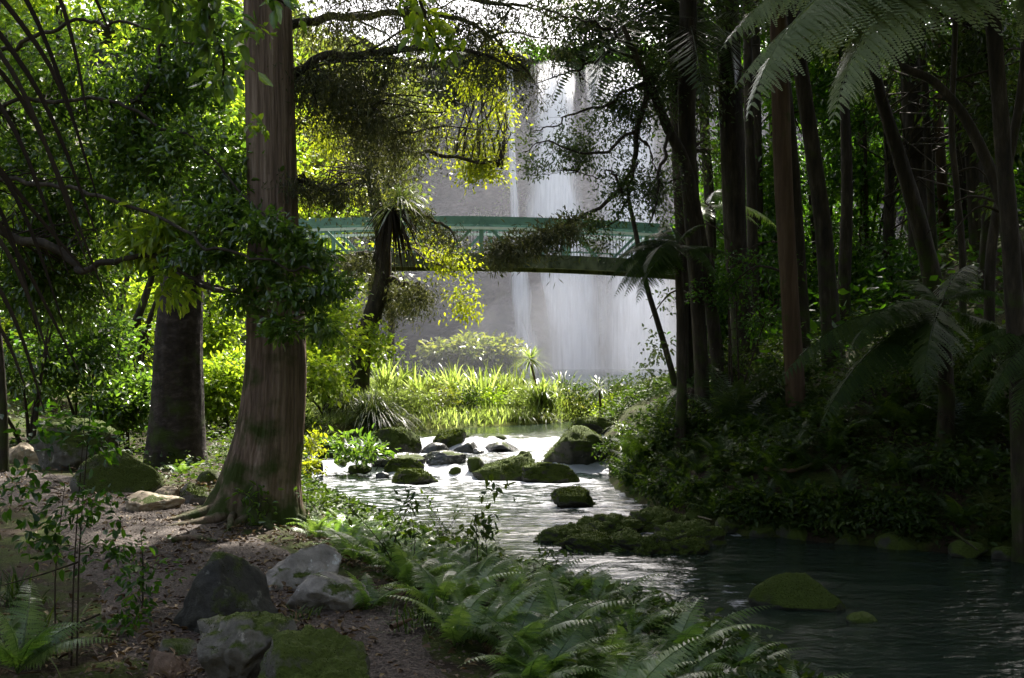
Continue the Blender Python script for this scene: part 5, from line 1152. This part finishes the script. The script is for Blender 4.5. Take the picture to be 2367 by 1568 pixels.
for k, (px, py, Yk, rx, ry, rd) in enumerate(DIMT):
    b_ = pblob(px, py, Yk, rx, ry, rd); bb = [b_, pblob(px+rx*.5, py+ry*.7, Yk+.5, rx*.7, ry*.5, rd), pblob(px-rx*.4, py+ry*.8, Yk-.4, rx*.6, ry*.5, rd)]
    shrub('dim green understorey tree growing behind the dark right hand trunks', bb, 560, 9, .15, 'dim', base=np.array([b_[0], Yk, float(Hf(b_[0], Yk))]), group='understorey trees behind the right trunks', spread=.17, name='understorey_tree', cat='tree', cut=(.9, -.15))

# left background
LEFTB = [(300, 760, 21, 110, 130, 1.0, 'lit'), (500, 760, 22, 70, 150, 1.0, 'lit'), (520, 900, 20, 60, 80, .7, 'lit'), (180, 820, 18, 130, 100, .8, 'broad'), (60, 780, 17, 120, 160, .9, 'broad'), (290, 930, 17.5, 70, 60, .5, 'broad'), (520, 560, 25, 70, 150, 1.2, 'lit'), (260, 560, 24, 200, 120, 1.5, 'lit')]
LLAB = ['bright yellow green bush behind the leaning stems at left', 'bright bush seen between the two big trunks', 'low sunlit bush between the feet of the two big trunks', 'shaded leafy bush behind the mossy slab at left', 'dark leafy bush at the left picture edge above the path', 'low leafy bush just left of the stout dark trunk', 'sunlit small tree behind the big straight trunk', 'sunlit small tree behind the arching left tree']
for k, (px, py, Yk, rx, ry, rd, mt) in enumerate(LEFTB):
    b_ = pblob(px, py, Yk, rx, ry, rd)
    shrub(LLAB[k], [b_, pblob(px+rx*.5, py-ry*.5, Yk+.4, rx*.6, ry*.5, rd*.7), pblob(px-rx*.5, py+ry*.3, Yk-.3, rx*.6, ry*.6, rd*.7)], 430, 9, .11, mt, base=np.array([b_[0], Yk, float(Hf(b_[0], Yk))]), spread=.13, cut=(1.1, -.2))
FAR = [(-40, 120, 33), (-60, 420, 32), (330, 300, 35), (300, -30, 38), (130, -60, 36), (560, 180, 38), (470, 250, 40), (90, 30, 38), (-90, 620, 28), (60, 300, 34), (240, 200, 36), (420, 120, 36), (520, 330, 33), (130, 560, 31), (400, 480, 34), (620, 520, 38), (690, 200, 46), (760, 330, 50), (850, 420, 54), (780, 120, 56), (900, 200, 60), (700, 420, 44), (580, 60, 50), (660, 620, 40)]
for k, (px, py, Yk) in enumerate(FAR):
    c_ = P(px, py, Yk); r0 = S(125, Yk); g_ = min(float(Hf(c_[0], Yk)), c_[2]-1)
    r_ = empty('forest_tree', (c_[0], Yk, g_), 'pale sunlit tree in the hazy forest on the far left slope' if Yk > 42 else 'sunlit leafy tree behind the left hand trunks', 'tree', 'trees on the far left slope' if Yk > 42 else 'sunlit trees behind the left trunks')
    mb = MB(); trunk(mb, np.array([[c_[0], Yk, g_-.3, .2], [c_[0]+.2, Yk, g_*.5+c_[2]*.5, .16], [c_[0], Yk, c_[2]+r0*.5, .06]]), 12, 40, .05, k, .2); mb.build('trunk', M['bark_forest'], r_)
    bb = [[c_[0]+rng.normal()*r0*.5, Yk+rng.normal()*r0*.3, c_[2]+rng.normal()*r0*.4, r0*rng.uniform(.5, .9), r0*.6, r0*rng.uniform(.4, .7)] for _ in range(5)]+[[c_[0]+rng.normal()*r0*.3, Yk, c_[2]*(1-q_)+g_*q_, r0*.55, r0*.5, r0*.45] for q_ in (.35, .65, .9)]
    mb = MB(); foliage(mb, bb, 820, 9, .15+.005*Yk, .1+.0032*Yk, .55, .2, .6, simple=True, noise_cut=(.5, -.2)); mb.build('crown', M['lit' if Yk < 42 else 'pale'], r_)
# trees on the cliff rim
for k, px in enumerate([1150, 1225, 1270, 1335, 1400, 1480, 1560, 1640, 1730]):
    Yk = 91.5+rng.uniform(-1, 1.5); c_ = P(px, 140+rng.uniform(-15, 12), Yk); r_ = empty('rim_tree', (c_[0], Yk, 23.5), 'small hazy tree on the cliff rim above the falls', 'tree', 'trees on the cliff rim')
    mb = MB(); trunk(mb, np.array([[c_[0], Yk, 22.5, .2], [c_[0], Yk, c_[2], .12]]), 8, 10, .05, k); mb.build('trunk', M['bark_forest'], r_)
    mb = MB(); foliage(mb, [[c_[0], Yk, c_[2], 1.7, 1.5, 1.3], [c_[0]+.8, Yk-1, c_[2]-1.2, 2.2, 1.6, 1.0], [c_[0]-.8, Yk-1, c_[2]-1.4, 2.0, 1.6, .9]], 330, 8, .35, .42, .55, simple=True); mb.build('crown', M['dim'], r_)

# ------------------------------------------------------------------ foreground sapling and small things
b = hit(175, 1540, False); r_ = empty('sapling', b, 'thin stemmed bright leaved sapling standing at the left beside the path', 'sapling')
mb = MB(); st = []
for (a, c_, d_) in [((178, 1540), (185, 1250), (215, 880)), ((165, 1545), (172, 1300), (196, 960)), ((130, 1520), (128, 1330), (150, 1120)), ((330, 1400), (330, 1300), (325, 1230)), ((180, 1300), (90, 1330), (-20, 1360)), ((230, 1420), (110, 1470), (-20, 1500))]:
    y0 = b[1] if a[0] < 300 else 6.6
    q = spline([P(*a, y0), P(*c_, y0+.05), P(*d_, y0+.1)], 16); st.append(q); mb = MB(); tubes(mb, q, np.linspace(.006, .002, 16), 5); mb.build('stem', M['twig'], r_)
mb = MB(); sk_ = np.concatenate(st); cc = foliage(mb, [pblob(110, 1000, b[1], 70, 60, .15), pblob(215, 1000, b[1], 90, 80, .2), pblob(200, 1180, b[1], 110, 70, .2), pblob(90, 1250, b[1], 90, 60, .15), pblob(250, 1270, b[1]+.4, 100, 50, .2), pblob(330, 1330, 6.6, 80, 60, .25), pblob(290, 1420, 6.2, 80, 40, .25), pblob(60, 1130, b[1], 60, 50, .15)], 180, 4, .045, .055, .5, .2, .8, ret=True); mb.build('leaves', M['dim'], r_)
mb = MB(); twigs(mb, sk_, cc, .003, .8, sides=3); mb.build('twigs', M['twig'], r_)
# little plants around trunk foot, path edges, among the ferns
for k, (px, py, Lf, n, mt, lab) in enumerate([(600, 1215, .07, 16, 'broad', 'little leafy seedling at the mossy foot of the big trunk'), (720, 1240, .05, 24, 'under', 'low leafy plant between the big trunk and the ferns'), (1150, 1260, .1, 12, 'lit', 'thin stemmed plant with pale broad leaves against the bright water'), (1100, 1360, .07, 40, 'under', 'leafy shrublet in the middle of the fern bed'), (910, 1340, .06, 36, 'under', 'thin stemmed leafy shrublet at the left of the fern bed'), (1010, 1300, .055, 36, 'under', 'leafy shrublet at the back of the fern bed near the water'), (1250, 1400, .06, 30, 'under', 'leafy shrublet beside the pool in the fern bed')]):
    b = hit(px, py, False); r_ = empty('small_plant', b, lab, 'plant')
    mb = MB(); q = [spline([b, b+np.array([rng.normal()*.06, rng.normal()*.06, .2]), b+np.array([rng.normal()*.15, rng.normal()*.12, (.3+.15*rng.random())*(1.6 if k in (3, 4, 5) else 1)])], 10) for _ in range(3)]
    tubes(mb, np.array(q), np.linspace(.005, .002, 10)[None].repeat(3, 0), 4); mb.build('stems', M['twig'], r_)
    mb = MB(); foliage(mb, [[*c_, .07, .07, .05] for c_ in np.concatenate(q)[3::3]], n, 4, .05, Lf, .42, .2); mb.build('leaves', M[mt], r_)
# fallen sticks and bank roots
def stick(lab, pl, r0, mat='twig'):
    q3 = np.array([hit(a, b, True)+np.array([0, 0, .02+dz]) for a, b, dz in pl]); mb = MB(); q = spline(q3, 24)
    tubes(mb, q, r0*(1-np.linspace(0, 1, 24)*.6), 7); tag(mb.build('fallen_stick', M[mat], None, tuple(q3[0])), lab, 'stick')
stick('pale dead stick lying on the rocky spit', [(1596, 1205, .06), (1645, 1215, .05)], .02, 'rock_tan')
stick('mossy log lying along the right bank above the water', [(1770, 1110, .1), (1830, 1120, .12), (1890, 1095, .1)], .04, 'bark_red')
stick('thin dead branch poking into the dark pool from the right bank', [(2200, 1260, .1), (2260, 1300, .1)], .02, 'bark_forest')
stick('brown root lying across the path before the big trunk', [(395, 1262, .02), (450, 1258, .03), (500, 1264, .02)], .03, 'bark_main')
stick('short dark stick lying on the gravel beside the smooth pale rock', [(690, 1440, .01), (760, 1448, .01)], .012)
stick('reddish broken branch at the edge of the fern bed', [(905, 1475, .03), (950, 1462, .05)], .018, 'bark_red')

# ------------------------------------------------------------------ light, world, camera
EL, AZ = math.radians(50), math.radians(13)
D = Vector((math.sin(AZ)*math.cos(EL), math.cos(AZ)*math.cos(EL), math.sin(EL)))
sun = bpy.data.lights.new('sun', 'SUN'); sun.energy = 4.5; sun.angle = math.radians(.5); sun.color = (1, .95, .86)
so = bpy.data.objects.new('sun', sun); COL.objects.link(so); so.rotation_euler = D.to_track_quat('Z', 'Y').to_euler(); so.location = (0, 0, 60)
wd = bpy.data.worlds.new('World'); SC.world = wd; wd.use_nodes = True; nt = wd.node_tree
for n_ in list(nt.nodes): nt.nodes.remove(n_)
sky = nt.nodes.new('ShaderNodeTexSky'); sky.sky_type = 'NISHITA'; sky.sun_disc = False; sky.sun_elevation = EL; sky.sun_rotation = AZ % TAU; sky.air_density = 1; sky.dust_density = 6
bg = nt.nodes.new('ShaderNodeBackground'); bg.inputs[1].default_value = .13; ow = nt.nodes.new('ShaderNodeOutputWorld')
hs = nt.nodes.new('ShaderNodeHueSaturation'); hs.inputs['Saturation'].default_value = .7; nt.links.new(sky.outputs[0], hs.inputs['Color']); nt.links.new(hs.outputs[0], bg.inputs[0]); nt.links.new(bg.outputs[0], ow.inputs[0])
cam = bpy.data.cameras.new('camera'); cam.lens = 36*F/W; cam.sensor_width = 36; cam.shift_y = (HOR-H_/2)/W; cam.clip_end = 600; cam.clip_start = .1
co = bpy.data.objects.new('camera', cam); COL.objects.link(co); co.location = (0, 0, CZ); co.rotation_euler = (math.pi/2, 0, 0); SC.camera = co
vs = SC.view_settings; vs.view_transform = 'Standard'; vs.look = 'None'; vs.exposure = 1.85; vs.gamma = 1; vs.use_curve_mapping = False
cy = SC.cycles; cy.use_denoising = True
try: cy.denoiser = 'OPENIMAGEDENOISE'; cy.denoising_input_passes = 'RGB_ALBEDO_NORMAL'
except Exception: pass
cy.max_bounces = 7; cy.diffuse_bounces = 4; cy.glossy_bounces = 3; cy.transmission_bounces = 4; cy.volume_bounces = 2; cy.transparent_max_bounces = 12
cy.caustics_reflective = False; cy.caustics_refractive = False; cy.sample_clamp_indirect = 6
cy.use_adaptive_sampling = True; cy.adaptive_threshold = .015
